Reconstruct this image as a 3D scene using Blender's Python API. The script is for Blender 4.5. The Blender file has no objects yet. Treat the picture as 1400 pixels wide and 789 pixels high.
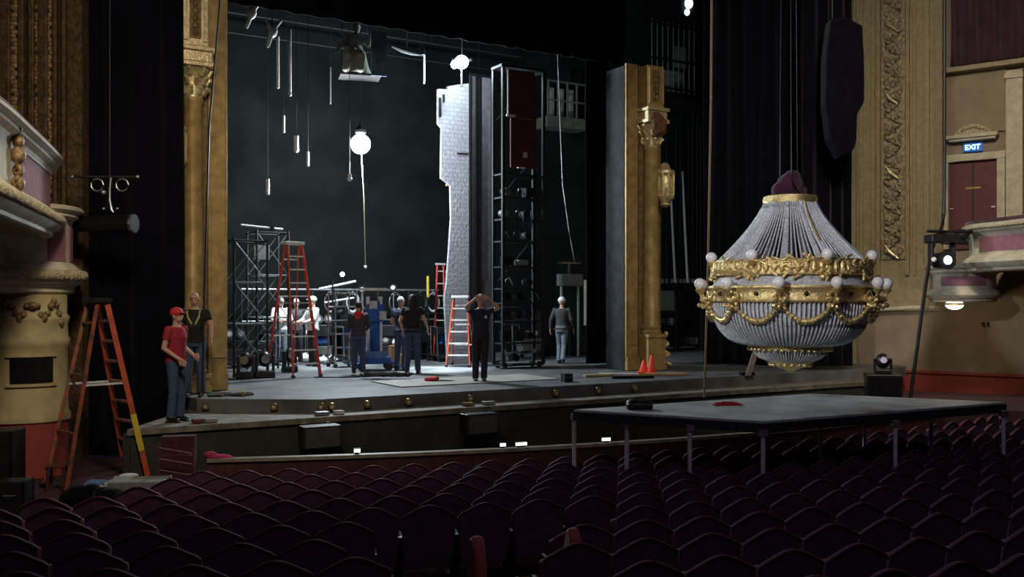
import bpy, bmesh, math, random
from mathutils import Vector, Matrix
random.seed(7)
PI = math.pi
COL = bpy.context.scene.collection
F, CZ, HY = 1300.0, 1.67, 410.0
R = math.radians

# ------------------------------------------------------------------ placement helpers
def at(px, Y, z):            # point on the vertical line seen at column px, Y metres from the camera
    return Vector(((px - 700) / F * Y, Y, z))
def zat(py, Y):
    return CZ + (HY - py) * Y / F
TH = R(31)
CU, SU = math.cos(TH), math.sin(TH)
def S(u, v, z=0.0):          # stage frame: u along the stage front, v upstage
    return Vector((CU * u - SU * v, 17.85 + SU * u + CU * v, z))

def UV(px, v):
    k = (px - 700) / F   # CU u - SU v = k (17.85 + SU u + CU v)
    return (k * (17.85 + CU * v) + SU * v) / (CU - k * SU)

# ------------------------------------------------------------------ materials
def mat(name, col, rough=0.6, metal=0.0, var=0.0, scale=8.0, bump=0.0, bscale=None, col2=None, spec=0.5,
        emit=None, estr=0.0, trans=0.0, sheen=0.0, stretch=None):
    m = bpy.data.materials.new(name); m.use_nodes = True
    nt = m.node_tree; b = nt.nodes['Principled BSDF']
    b.inputs['Base Color'].default_value = (*col, 1)
    b.inputs['Roughness'].default_value = rough
    b.inputs['Metallic'].default_value = metal
    b.inputs['Specular IOR Level'].default_value = spec
    if trans: b.inputs['Transmission Weight'].default_value = trans
    if sheen:
        b.inputs['Sheen Weight'].default_value = sheen
    if emit:
        b.inputs['Emission Color'].default_value = (*emit, 1)
        b.inputs['Emission Strength'].default_value = estr
    tc = nt.nodes.new('ShaderNodeTexCoord'); mp = nt.nodes.new('ShaderNodeMapping')
    nt.links.new(tc.outputs['Object'], mp.inputs['Vector'])
    if stretch: mp.inputs['Scale'].default_value = stretch
    if var or col2:
        n = nt.nodes.new('ShaderNodeTexNoise'); n.inputs['Scale'].default_value = scale
        n.inputs['Detail'].default_value = 5
        nt.links.new(mp.outputs['Vector'], n.inputs['Vector'])
        r = nt.nodes.new('ShaderNodeValToRGB')
        c2 = col2 if col2 else tuple(min(1, c * (1 + var)) for c in col)
        c1 = col if col2 else tuple(c * (1 - var) for c in col)
        r.color_ramp.elements[0].position = .35; r.color_ramp.elements[1].position = .65
        r.color_ramp.elements[0].color = (*c1, 1); r.color_ramp.elements[1].color = (*c2, 1)
        nt.links.new(n.outputs['Fac'], r.inputs['Fac'])
        nt.links.new(r.outputs['Color'], b.inputs['Base Color'])
    if bump:
        n2 = nt.nodes.new('ShaderNodeTexNoise'); n2.inputs['Scale'].default_value = bscale or scale
        n2.inputs['Detail'].default_value = 6
        nt.links.new(mp.outputs['Vector'], n2.inputs['Vector'])
        bp = nt.nodes.new('ShaderNodeBump'); bp.inputs['Strength'].default_value = bump
        bp.inputs['Distance'].default_value = .03
        nt.links.new(n2.outputs['Fac'], bp.inputs['Height'])
        nt.links.new(bp.outputs['Normal'], b.inputs['Normal'])
    return m

def brick_mat(name, c1, c2, mortar, scale):
    m = mat(name, c1, .85, bump=.5, bscale=14)
    nt = m.node_tree; b = nt.nodes['Principled BSDF']
    tc = nt.nodes.new('ShaderNodeTexCoord'); mp = nt.nodes.new('ShaderNodeMapping')
    mp.inputs['Rotation'].default_value = (R(90), 0, 0)
    nt.links.new(tc.outputs['Object'], mp.inputs['Vector'])
    br = nt.nodes.new('ShaderNodeTexBrick')
    br.inputs['Color1'].default_value = (*c1, 1); br.inputs['Color2'].default_value = (*c2, 1)
    br.inputs['Mortar'].default_value = (*mortar, 1); br.inputs['Scale'].default_value = scale
    br.inputs['Mortar Size'].default_value = .03
    nt.links.new(mp.outputs['Vector'], br.inputs['Vector'])
    nt.links.new(br.outputs['Color'], b.inputs['Base Color'])
    return m

M = {}
M['seat'] = mat('seat_velvet', (.10, .018, .04), .9, var=.25, scale=9, bump=.1, bscale=60, sheen=.1)
M['seatb'] = mat('seat_back_cloth', (.085, .030, .068), .9, var=.35, scale=4, bump=.1, bscale=50, sheen=.05)
M['highlight_red'] = mat('seat_crest_highlight', (.12, .03, .045), .55, var=.2)
M['seatred'] = mat('aisle_panel_velvet', (.30, .045, .05), .8, var=.15, sheen=.3)
M['seatiron'] = mat('seat_cast_iron', (.02, .018, .02), .45, .6, var=.2)
M['arm'] = mat('seat_arm_wood', (.09, .035, .02), .4, var=.3, scale=20)
M['carpet'] = mat('aisle_carpet', (.045, .014, .022), .95, var=.4, scale=30, bump=.3, bscale=120)
M['deck'] = mat('stage_deck', (.11, .115, .12), .62, var=.4, scale=1.6, bump=.12, bscale=18)
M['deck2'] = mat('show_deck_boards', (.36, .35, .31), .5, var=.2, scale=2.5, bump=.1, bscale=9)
M['ledge'] = mat('apron_ledge', (.17, .155, .12), .7, var=.4, scale=5, bump=.1)
M['blackface'] = mat('stage_face_black', (.012, .011, .011), .7, var=.5, scale=3)
M['pitwall'] = mat('pit_wall_paint', (.032, .034, .026), .85, var=.25, scale=3, bump=.15, bscale=9)
M['blackcloth'] = mat('black_velour', (.0022, .0022, .004), .95, var=.3, scale=3, sheen=.05, spec=.1)
M['navycloth'] = mat('midnight_velour', (.0028, .0022, .007), .95, var=.3, scale=2, sheen=.08, spec=.1)
M['purplecloth'] = mat('aubergine_drape', (.045, .012, .03), .9, var=.35, scale=3, sheen=.2)
M['backwall'] = mat('stage_back_wall', (.0080, .0100, .0095), .95, spec=.1, var=.35, scale=.8, bump=.25, bscale=5)
M['gold'] = mat('gilded_timber', (.46, .315, .125), .5, .25, var=.22, scale=5, bump=.12, bscale=18)
M['goldlt'] = mat('bright_gilt', (.74, .62, .36), .34, .55, var=.2, scale=14, bump=.35, bscale=34)
M['goldd'] = mat('aged_gilt', (.25, .165, .07), .6, .3, var=.35, scale=7, bump=.3, bscale=22)
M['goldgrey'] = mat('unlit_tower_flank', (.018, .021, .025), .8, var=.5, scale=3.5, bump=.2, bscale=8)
M['chgold'] = mat('chandelier_gilt', (.83, .63, .28), .26, .75, var=.25, scale=22, bump=.55, bscale=48)
M['bead'] = mat('glass_bead_strings', (.66, .68, .70), .25, .05, var=.3, scale=30, spec=.8, bump=.5, bscale=90)
M['beadback'] = mat('bead_netting', (.44, .45, .47), .5, var=.3, scale=22, bump=.4, bscale=70)
M['globe'] = mat('opal_globe_glass', (.9, .87, .85), .25, spec=.6, var=.04, scale=3)
M['plum'] = mat('plum_velvet', (.055, .005, .022), .9, var=.3, sheen=.3)
M['cream'] = mat('cream_plaster', (.52, .47, .36), .75, var=.15, scale=6, bump=.2, bscale=25)
M['creamorn'] = mat('ornamented_plaster', (.46, .38, .24), .7, var=.3, scale=16, bump=1.0, bscale=26)
M['pink'] = mat('rose_panel', (.30, .13, .17), .85, var=.12, scale=8)
M['bronze'] = mat('bronze_ornament', (.30, .20, .10), .5, .4, var=.35, scale=20, bump=.6, bscale=40)
M['beige'] = mat('beige_plaster_wall', (.27, .22, .15), .85, var=.1, scale=3, bump=.2, bscale=60)
M['tan'] = mat('tan_wall', (.25, .195, .14), .85, var=.12, scale=2.5, bump=.2, bscale=50)
M['gilt_wall'] = mat('dull_gilt_plaster', (.29, .235, .135), .6, .1, var=.15, scale=8, bump=.2, bscale=20)
M['relief'] = mat('scrollwork_relief', (.27, .22, .14), .5, .25, var=.45, scale=11, bump=1.0, bscale=13)
M['brown'] = mat('brown_gilt_panels', (.085, .05, .025), .6, .25, var=.4, scale=10, bump=.8, bscale=16)
M['dado'] = mat('terracotta_dado', (.30, .055, .045), .85, var=.15, scale=5)
M['ochre'] = mat('ochre_plaster', (.46, .38, .20), .75, var=.12, scale=5, bump=.12, bscale=20)
M['doorred'] = mat('oxblood_door', (.10, .02, .028), .6, var=.15, scale=6)
M['brass'] = mat('brass', (.6, .42, .18), .3, .9, var=.1)
M['steel'] = mat('bare_steel', (.34, .35, .36), .4, .8, var=.2)
M['alu'] = mat('aluminium', (.72, .74, .76), .45, .15, var=.12)
M['chrome'] = mat('polished_steel', (.7, .72, .74), .18, .95, var=.05)
M['blackm'] = mat('black_metal', (.012, .012, .014), .42, .5, var=.3)
M['blackp'] = mat('black_plastic', (.014, .014, .016), .4, var=.2)
M['rigblk'] = mat('rigging_black', (.008, .008, .010), .7, .0, var=.3)
M['orange'] = mat('fibreglass_orange', (.46, .085, .04), .5, var=.2, scale=6)
M['oldorange'] = mat('scuffed_fibreglass', (.42, .10, .05), .6, col2=(.10, .07, .055), scale=11)
M['redfib'] = mat('fibreglass_red', (.62, .06, .045), .45, var=.15)
M['yellow'] = mat('yellow_label', (.65, .48, .05), .6, var=.1)
M['blue'] = mat('blue_enamel', (.02, .10, .36), .35, var=.15)
M['white'] = mat('white_paint', (.72, .72, .70), .5, var=.06)
M['paper'] = mat('crumpled_paper', (.55, .56, .58), .8, var=.1, bump=.4, bscale=20)
M['bluecloth'] = mat('blue_towel', (.10, .18, .38), .9, var=.2)
M['silver'] = mat('silver_case_skin', (.30, .31, .30), .5, .4, var=.15, scale=12)
M['crate'] = mat('brown_carton', (.22, .11, .05), .8, var=.2)
M['wood'] = mat('raw_timber', (.42, .28, .14), .7, var=.25, scale=12, stretch=(1, 8, 8))
M['redcase'] = mat('dark_red_flat', (.085, .018, .014), .7, var=.25, scale=5, bump=.2)
M['conem'] = mat('cone_vermilion', (.85, .07, .025), .5, var=.05)
M['rope'] = mat('hemp_rope', (.34, .28, .18), .9, var=.2, scale=40)
M['stone'] = brick_mat('painted_stone_flat', (.34, .33, .36), (.29, .285, .31), (.24, .235, .26), 2.2)
M['greyflat'] = mat('grey_scenic_flat', (.12, .115, .13), .85, var=.25, scale=6, bump=.3, bscale=14)
M['darkflat'] = mat('dark_scenic_flat', (.07, .06, .06), .85, var=.3, scale=6)
M['plat'] = mat('platform_plywood', (.50, .52, .50), .55, var=.22, scale=2.2, bump=.08, bscale=12)
M['platedge'] = mat('platform_edge', (.03, .034, .042), .5, .3, var=.3)
M['skin'] = mat('skin', (.55, .33, .25), .6, var=.06)
M['hair_d'] = mat('dark_hair', (.018, .012, .01), .6, var=.3, scale=40)
M['hair_g'] = mat('grey_hair', (.35, .33, .30), .7, var=.2, scale=40)
M['redsh'] = mat('crimson_tshirt', (.34, .02, .045), .85, var=.15, bump=.2, bscale=12)
M['blacksh'] = mat('black_tshirt', (.014, .012, .014), .85, var=.3, bump=.2, bscale=12)
M['navysh'] = mat('navy_tshirt', (.016, .018, .045), .85, var=.3, bump=.2, bscale=12)
M['charjk'] = mat('charcoal_jacket', (.05, .045, .05), .85, var=.2, bump=.2, bscale=12)
M['whitesh'] = mat('white_shirt', (.66, .66, .66), .85, var=.06, bump=.2, bscale=12)
M['jeans'] = mat('blue_denim', (.05, .075, .15), .85, var=.2, scale=12, bump=.2)
M['jeansl'] = mat('grey_denim', (.16, .20, .25), .85, var=.15, scale=12, bump=.2)
M['blackpt'] = mat('black_trousers', (.02, .017, .024), .85, var=.25)
M['shoe'] = mat('black_leather', (.012, .011, .01), .4, var=.2)
M['redcap'] = mat('red_cap', (.55, .03, .05), .7, var=.1)
M['cable'] = mat('cable_rubber', (.01, .01, .012), .55, var=.3)
M['redc'] = mat('red_cloth', (.6, .03, .04), .8, var=.15)
M['pinkc'] = mat('raspberry_cloth', (.38, .03, .09), .85, var=.2)
M['statue'] = mat('grey_plaster_figure', (.28, .285, .25), .8, var=.25, scale=9, bump=.4)
M['galpaint'] = mat('gallery_paint', (.08, .09, .07), .8, var=.2)
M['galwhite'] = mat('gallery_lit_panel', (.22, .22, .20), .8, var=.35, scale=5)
M['roller'] = mat('ribbed_door_panel', (.42, .42, .34), .7, var=.15)
M['screen'] = mat('dark_panel_glass', (.01, .01, .012), .2, var=.2)
M['eye'] = mat('eye_dark', (.03, .02, .02), .2)
M['bulb'] = mat('work_lamp_bulb', (1, 1, 1), .3, emit=(.82, .93, 1), estr=170)
M['bulb2'] = mat('work_lamp_bulb_small', (1, 1, 1), .3, emit=(.75, .92, 1), estr=110)
M['warmb'] = mat('box_lamp_glass', (1, 1, .9), .3, emit=(1, .86, .58), estr=9)
M['lens'] = mat('moving_light_lens', (1, 1, 1), .2, emit=(.68, .82, 1), estr=12)
M['pitlamp'] = mat('music_stand_lamp', (1, 1, .95), .3, emit=(.95, .97, .88), estr=2.2)
M['signbox'] = mat('sign_box_blue', (.01, .04, .12), .4, emit=(.02, .12, .42), estr=.8)
M['signtxt'] = mat('sign_letters', (.5, .9, 1), .4, emit=(.35, .8, 1), estr=2.6)

# ------------------------------------------------------------------ mesh builder
class MB:
    def __init__(s): s.bm = bmesh.new()
    def box(s, c, d, rot=None):
        m = Matrix.Translation(Vector(c))
        if rot is not None: m = m @ Matrix.Rotation(rot, 4, 'Z')
        m = m @ Matrix.Diagonal((d[0], d[1], d[2], 1))
        bmesh.ops.create_cube(s.bm, size=1, matrix=m); return s
    def cone(s, a, b, r1, r2=None, n=12):
        a, b = Vector(a), Vector(b); v = b - a; L = v.length
        if L < 1e-6: return s
        if r2 is None: r2 = r1
        q = v.to_track_quat('Z', 'Y').to_matrix().to_4x4()
        bmesh.ops.create_cone(s.bm, cap_ends=True, segments=n, radius1=r1, radius2=max(r2, 1e-4), depth=L,
                              matrix=Matrix.Translation((a + b) / 2) @ q)
        return s
    def ball(s, c, r, seg=14):
        if not hasattr(r, '__len__'): r = (r, r, r)
        bmesh.ops.create_uvsphere(s.bm, u_segments=seg, v_segments=max(6, seg * 2 // 3), radius=1,
                                  matrix=Matrix.Translation(Vector(c)) @ Matrix.Diagonal((*r, 1)))
        return s
    def cap(s, a, b, r1, r2, n=12):
        s.cone(a, b, r1, r2, n); s.ball(a, r1, n); s.ball(b, r2, n); return s
    def tube(s, pts, r, n=8, closed=False):
        pts = [Vector(p) for p in pts]; rings = []; N = len(pts)
        up = Vector((0, 0, 1))
        for i, p in enumerate(pts):
            if closed: t = pts[(i + 1) % N] - pts[i - 1]
            else: t = pts[min(i + 1, N - 1)] - pts[max(i - 1, 0)]
            t.normalize()
            ref = up if abs(t.z) < .9 else Vector((1, 0, 0))
            x = t.cross(ref).normalized(); y = t.cross(x).normalized()
            rr = r[i] if hasattr(r, '__len__') else r
            rings.append([s.bm.verts.new(p + x * math.cos(2 * PI * k / n) * rr + y * math.sin(2 * PI * k / n) * rr) for k in range(n)])
        for i in range(N if closed else N - 1):
            a, b = rings[i], rings[(i + 1) % N]
            for k in range(n):
                s.bm.faces.new((a[k], a[(k + 1) % n], b[(k + 1) % n], b[k]))
        if not closed:
            s.bm.faces.new(rings[0]); s.bm.faces.new(rings[-1])
        return s
    def lathe(s, prof, c=(0, 0, 0), n=32, cap=True):
        c = Vector(c); rings = []
        for (r, z) in prof:
            rings.append([s.bm.verts.new(c + Vector((max(r, .001) * math.cos(2 * PI * k / n), max(r, .001) * math.sin(2 * PI * k / n), z))) for k in range(n)])
        for i in range(len(rings) - 1):
            for k in range(n):
                s.bm.faces.new((rings[i][k], rings[i][(k + 1) % n], rings[i + 1][(k + 1) % n], rings[i + 1][k]))
        if cap: s.bm.faces.new(rings[0]); s.bm.faces.new(rings[-1])
        return s
    def prism(s, poly, z0, z1):        # polygon in XY extruded in Z
        a = [s.bm.verts.new((p[0], p[1], z0)) for p in poly]; b = [s.bm.verts.new((p[0], p[1], z1)) for p in poly]
        n = len(poly); s.bm.faces.new(a); s.bm.faces.new(b)
        for i in range(n): s.bm.faces.new((a[i], a[(i + 1) % n], b[(i + 1) % n], b[i]))
        return s
    def slab(s, poly, y0, y1):         # polygon in XZ extruded in Y
        a = [s.bm.verts.new((p[0], y0, p[1])) for p in poly]; b = [s.bm.verts.new((p[0], y1, p[1])) for p in poly]
        n = len(poly); s.bm.faces.new(a); s.bm.faces.new(b)
        for i in range(n): s.bm.faces.new((a[i], a[(i + 1) % n], b[(i + 1) % n], b[i]))
        return s
    def sweep(s, path, prof, side=1):  # prof: (out, z) swept along an XY path; out = to the right of travel * side
        P = [Vector((p[0], p[1])) for p in path]; rings = []
        for i, p in enumerate(P):
            t = (P[min(i + 1, len(P) - 1)] - P[max(i - 1, 0)]).normalized()
            nrm = Vector((t.y, -t.x)) * side
            rings.append([s.bm.verts.new((p.x + nrm.x * o, p.y + nrm.y * o, z)) for (o, z) in prof])
        m = len(prof)
        for i in range(len(P) - 1):
            for k in range(m):
                s.bm.faces.new((rings[i][k], rings[i][(k + 1) % m], rings[i + 1][(k + 1) % m], rings[i + 1][k]))
        s.bm.faces.new(rings[0]); s.bm.faces.new(rings[-1])
        return s
    def mesh(s, name, m, smooth=False, bevel=0):
        bmesh.ops.recalc_face_normals(s.bm, faces=s.bm.faces)
        me = bpy.data.meshes.new(name); s.bm.to_mesh(me); s.bm.free()
        me.materials.append(m)
        if smooth:
            for p in me.polygons: p.use_smooth = True
            try: me.set_sharp_from_angle(angle=R(42))
            except Exception: pass
        return me
    def build(s, name, m, parent=None, smooth=True, loc=None, rot=None, bevel=0, label=None):
        o = bpy.data.objects.new(name, s.mesh(name, m, smooth)); COL.objects.link(o)
        if parent: o.parent = parent
        if loc is not None: o.location = loc
        if rot is not None: o.rotation_euler = (0, 0, rot)
        if bevel:
            bv = o.modifiers.new('bevel', 'BEVEL'); bv.width = bevel; bv.segments = 2; bv.limit_method = 'ANGLE'
        if label: o['label'] = label
        return o

def remeshed(mb, name, m, voxel, parent=None, label=None):
    bmesh.ops.recalc_face_normals(mb.bm, faces=mb.bm.faces)
    me = bpy.data.meshes.new('tmp'); mb.bm.to_mesh(me); mb.bm.free()
    t = bpy.data.objects.new('tmp', me); COL.objects.link(t)
    rm = t.modifiers.new('r', 'REMESH'); rm.mode = 'VOXEL'; rm.voxel_size = voxel; rm.use_smooth_shade = True
    sm = t.modifiers.new('s', 'SMOOTH'); sm.factor = .5; sm.iterations = 3
    dg = bpy.context.evaluated_depsgraph_get(); dg.update()
    nm = bpy.data.meshes.new_from_object(t.evaluated_get(dg)); nm.name = name
    bpy.data.objects.remove(t); bpy.data.meshes.remove(me)
    nm.materials.clear(); nm.materials.append(m)
    for p in nm.polygons: p.use_smooth = True
    o = bpy.data.objects.new(name, nm); COL.objects.link(o)
    if parent: o.parent = parent
    if label: o['label'] = label
    return o

def thing(name, label, cat, loc=(0, 0, 0), rot=0, group=None):
    o = bpy.data.objects.new(name, None); COL.objects.link(o)
    o.empty_display_size = .1
    o.location = loc; o.rotation_euler = (0, 0, rot)
    o['label'] = label; o['category'] = cat
    if group: o['group'] = group
    return o
def tag(o, label, cat, group=None, kind=None):
    o['label'] = label; o['category'] = cat
    if group: o['group'] = group
    if kind: o['kind'] = kind
    return o
def struct(o, label=None, cat=None):
    o['kind'] = 'structure'
    if label: o['label'] = label
    if cat: o['category'] = cat
    return o
def copy_tree(o, parent=None):
    c = o.copy(); COL.objects.link(c)
    if parent: c.parent = parent
    for ch in list(o.children): copy_tree(ch, c)
    return c

ORD = ['first', 'second', 'third', 'fourth', 'fifth', 'sixth', 'seventh', 'eighth', 'ninth', 'tenth', 'eleventh',
       'twelfth', 'thirteenth', 'fourteenth', 'fifteenth', 'sixteenth', 'seventeenth', 'eighteenth', 'nineteenth',
       'twentieth', 'twenty-first', 'twenty-second', 'twenty-third', 'twenty-fourth', 'twenty-fifth', 'twenty-sixth',
       'twenty-seventh', 'twenty-eighth', 'twenty-ninth', 'thirtieth', 'thirty-first', 'thirty-second', 'thirty-third']

# ================================================================== THE HOUSE: floor, rail, stage
CX, CY = -7.93, 39.36               # centre of the seating arcs
def floor_z(r): return -1.28 - .068 * (30.76 - r)
# raked floor as a ring sector
mb = MB(); rings = []
for i in range(0, 27):
    r = 25.2 + i * .55
    ring = []
    for k in range(0, 61):
        a = R(-12 + k * 1.0)
        ring.append(mb.bm.verts.new((CX + r * math.sin(a), CY - r * math.cos(a), floor_z(r))))
    rings.append(ring)
for i in range(len(rings) - 1):
    for k in range(60):
        mb.bm.faces.new((rings[i][k], rings[i][k + 1], rings[i + 1][k + 1], rings[i + 1][k]))
fl = mb.build('floor', M['carpet']); struct(fl)
fl.modifiers.new('thick', 'SOLIDIFY').thickness = .12

# pit floor far below
fo = MB().prism([(-9, 11), (14, 15), (14, 27), (-9, 17.5)], -3.2, -3.05).build('floor_pit', M['blackface']); struct(fo)

# orchestra pit rail
def arc(r, a0, a1, n):
    return [(CX + r * math.sin(R(a0 + (a1 - a0) * i / n)), CY - r * math.cos(R(a0 + (a1 - a0) * i / n))) for i in range(n + 1)]
rail = thing('pit_rail', 'long curved pit rail of dark red boards capped with worn pale timber', 'rail', (0, 0, 0))
pth = arc(26.0, 7.9, 40, 60)
RT = -.60
MB().sweep(pth, [(-.04, -1.95), (.04, -1.95), (.04, RT - .05), (-.04, RT - .05)]).build('rail_panel', mat('rail_panel_paint', (.075, .022, .02), .7, var=.3), rail)
MB().sweep(pth, [(-.07, RT - .05), (.07, RT - .05), (.07, RT), (-.07, RT)]).build('rail_cap', mat('worn_rail_cap', (.30, .27, .21), .35, var=.3, scale=5), rail)

# stage deck
front = [(-5.32, 16.05), (-3.25, 15.93)]
dk = [(-5.32, 16.05), (-3.25, 15.93)] + [S(u, 0)[:2] for u in (-3.75, -1, 2, 5, 8, 11, 11.5)][1:] + \
     [S(15.6, 6)[:2], S(15.6, 14.5)[:2], S(-10, 14.5)[:2], (-9.8, 17.3), (-5.9, 16.8)]
st = MB().prism(dk, -.24, 0).build('floor_stage', M['deck'], smooth=False); struct(st)
# lighter show deck panels lying on the stage
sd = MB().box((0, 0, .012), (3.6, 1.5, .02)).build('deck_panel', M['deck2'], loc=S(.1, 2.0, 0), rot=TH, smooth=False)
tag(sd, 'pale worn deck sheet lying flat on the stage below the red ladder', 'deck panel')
# black stage face and footlight trough
ff = [(-5.32, 16.07), (-3.25, 15.95)] + [S(u, .02)[:2] for u in (-1, 2, 5, 8, 11)]
fc = MB().sweep(ff, [(.0, -.46), (-.10, -.46), (-.10, -.02), (.0, -.02)], side=1).build('trim_1', M['blackface'], smooth=False); struct(fc)
# apron ledge + pit wall
l0 = [(-5.6, 13.83), (-3, 15.36), (0, 17.13), (3, 18.9), (6.5, 20.96), (9, 22.4)]
lb = [(9.0, 23.3), (6.5, 21.9), (3, 19.7), (0, 17.95), (-3.2, 16.2), (-5.6, 16.3)]
lg = MB().prism(l0 + lb, -.31, -.22).build('floor_apron', M['ledge'], smooth=False); struct(lg)
pw = MB().sweep(l0, [(-.04, -3.05), (-.16, -3.05), (-.16, -.30), (-.04, -.30)]).build('wall_pit', M['pitwall'], smooth=False); struct(pw)
# return wall at the left end of the apron
pl_ = MB().box((-5.62, 15.1, -1.6), (.1, 2.5, 2.62)).build('wall_pit_side', M['pitwall'], smooth=False); struct(pl_)

# footlight fittings along the stage face
ft = [(283, 'at its left end'), (376, 'below the red ladder'), (440, 'where the face steps forward'), (452, 'just right of the face step'),
      (500, 'below the pale deck sheet'), (556, 'below the coil of cable'), (640, 'below the man holding his head'), (757, 'below the black case'),
      (815, 'below the loose timber'), (865, 'below the right gilded tower')]
proto = None
for i, (px, wh) in enumerate(ft):
    k = (px - 700) / F
    if px < 445:
        Y = 15.97 if px > 300 else 16.05
        rz = 0
    else:
        Y = 17.85 / (1 - .6 * k); rz = TH
    p = at(px, Y, -.12)
    n = Vector((SU, -CU, 0)) if rz else Vector((0, -1, 0))
    if proto is None:
        f = thing('footlight', '', 'footlight'); MB().lathe([(.035, 0), (.06, .02), (.065, .07), (.05, .09)], n=16).build('housing', M['brass'], f)
        MB().ball((0, 0, .06), .036).build('lens', M['globe'], f); proto = f
        for c in f.children: c.rotation_euler = (R(90), 0, 0)
    else: f = copy_tree(proto)
    f.location = p + n * .005; f.rotation_euler = (0, 0, rz)
    f['label'] = 'small round brass footlight on the stage face, ' + wh; f['group'] = 'footlights in the stage face'

# monitors on the pit wall
def pit_box(px, py, label):
    k = (px - 700) / F
    Y = (17.13 - .16) / (1 - .59 * k) - .22
    t = thing('monitor_speaker', label, 'speaker', at(px, Y, zat(py, Y)), R(30.5), 'speakers hung on the pit wall')
    w, h, d = .62, .36, .28
    MB().box((0, 0, 0), (w, d, h)).build('cabinet', M['blackp'], t, smooth=False, bevel=.015)
    MB().box((0.0, -d / 2 - .008, 0), (w - .06, .015, h - .06)).build('grille', mat('grille_cloth_grey', (.06, .062, .058), .8, var=.2), t, smooth=False)
    MB().box((-.2, d / 2 + .02, .05), (.05, .05, .3)).box((.2, d / 2 + .02, .05), (.05, .05, .3)).build('bracket', M['blackm'], t)
pit_box(437, 597, 'grey-grilled speaker hung on the pit wall below the red ladder')
pit_box(655, 579, 'grey-grilled speaker hung on the pit wall below the man holding his head')

# pit rail lamps; the leftmost is a specular glint built to glow
for i, (px, py, w, lab) in enumerate([(488, 620, .10, 'small glowing block for a glint on the pit rail, left of the rail lamps'), (687, 608, .10, 'short square white lamp on the pit rail left of the wide one'),
                                      (712, 607, .20, 'wide bright white lamp on the pit rail left of the platform'), (828, 604, .16, 'low lamp on the pit rail between the two left platform legs'),
                                      (1022, 582, .30, 'pale blue strip lamp seen under the front corner of the platform')]):
    # rail depth at this column
    k = (px - 700) / F; A = 1 + k * k; Bq = 2 * (7.93 * k - 39.36); Cq = 7.93 ** 2 + 39.36 ** 2 - 26.0 ** 2
    Y = (-Bq - math.sqrt(Bq * Bq - 4 * A * Cq)) / (2 * A)
    p = at(px, Y, RT)
    t = thing('music_lamp', lab, 'lamp', p, R(18), 'lamps on the pit rail')
    MB().box((0, .01, .012), (w * .5, .06, .024)).build('clip', M['blackm'], t, smooth=False)
    MB().slab([(-w / 2, .024), (w / 2, .024), (w / 2, .085), (-w / 2, .085)], -.02, .03).build('shade', M['blackm'], t, smooth=False)
    MB().box((0, -.025, .054), (w * .9, .012, .045)).build('lit_face', M['pitlamp'], t, smooth=False)

# left landing, ladder side
ln = MB().prism([(-10, 11.7), (-5.0, 12.15), (-4.75, 12.9), (-4.45, 13.05), (-4.38, 13.6), (-5.1, 13.95), (-5.68, 13.62), (-5.68, 16.1), (-10, 16.1)], -1.7, -1.0).build('floor_landing', M['carpet'], smooth=False); struct(ln)

# ================================================================== SEATS
def make_seat():
    t = thing('theatre_seat', '', 'theatre seat')
    # backrest with a camel-backed crest
    outl = [(-.235, .30), (.235, .30), (.262, .55), (.265, .80)]
    for i in range(0, 15):
        x = .265 - .53 * i / 14
        u = x / .265
        z = .845 + .095 * (math.cos(u * PI) * .5 + .5) ** .8 + (.0 if abs(u) < .95 else -.02)
        outl.append((x, z))
    outl.append((-.265, .80)); outl.append((-.262, .55))
    b = MB().slab(outl, -.03, .012)
    bmesh.ops.rotate(b.bm, verts=b.bm.verts, cent=(0, 0, .3), matrix=Matrix.Rotation(R(8), 3, 'X'))
    b.build('backrest', M['seatb'], t, smooth=True, bevel=.012)
    f = MB().slab([(p[0] * .88, .33 + (p[1] - .30) * .9) for p in outl], .012, .05)
    bmesh.ops.rotate(f.bm, verts=f.bm.verts, cent=(0, 0, .3), matrix=Matrix.Rotation(R(8), 3, 'X'))
    f.build('back_cushion', M['seat'], t, smooth=True, bevel=.015)
    pts = [Vector((p[0] * 1.0, -.033, p[1] + .003)) for p in outl[3:19]]
    rm = Matrix.Rotation(R(8), 3, 'X')
    pts = [rm @ (p - Vector((0, 0, .3))) + Vector((0, 0, .3)) for p in pts]
    MB().tube(pts, .0075, 5).build('crest_highlight', M['highlight_red'], t)  # trim line on the crest, coloured lighter to paint in its highlight
    MB().box((0, .14, .56), (.46, .10, .40)).build('seat_cushion', M['seat'], t, smooth=True, bevel=.03)
    for sx in (-1, 1):
        MB().box((sx * .262, .10, .60), (.03, .28, .03)).build('armrest', M['arm'], t, smooth=False)
        MB().slab([(-.015, 0), (.015, 0), (.015, .57), (-.015, .57)], -.02, .18).build('standard', M['seatiron'], t, smooth=False)
        t.children[-1].location = (sx * .262, 0.02, 0)
    return t
seat0 = make_seat(); first = True
pitch = .56
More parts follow.
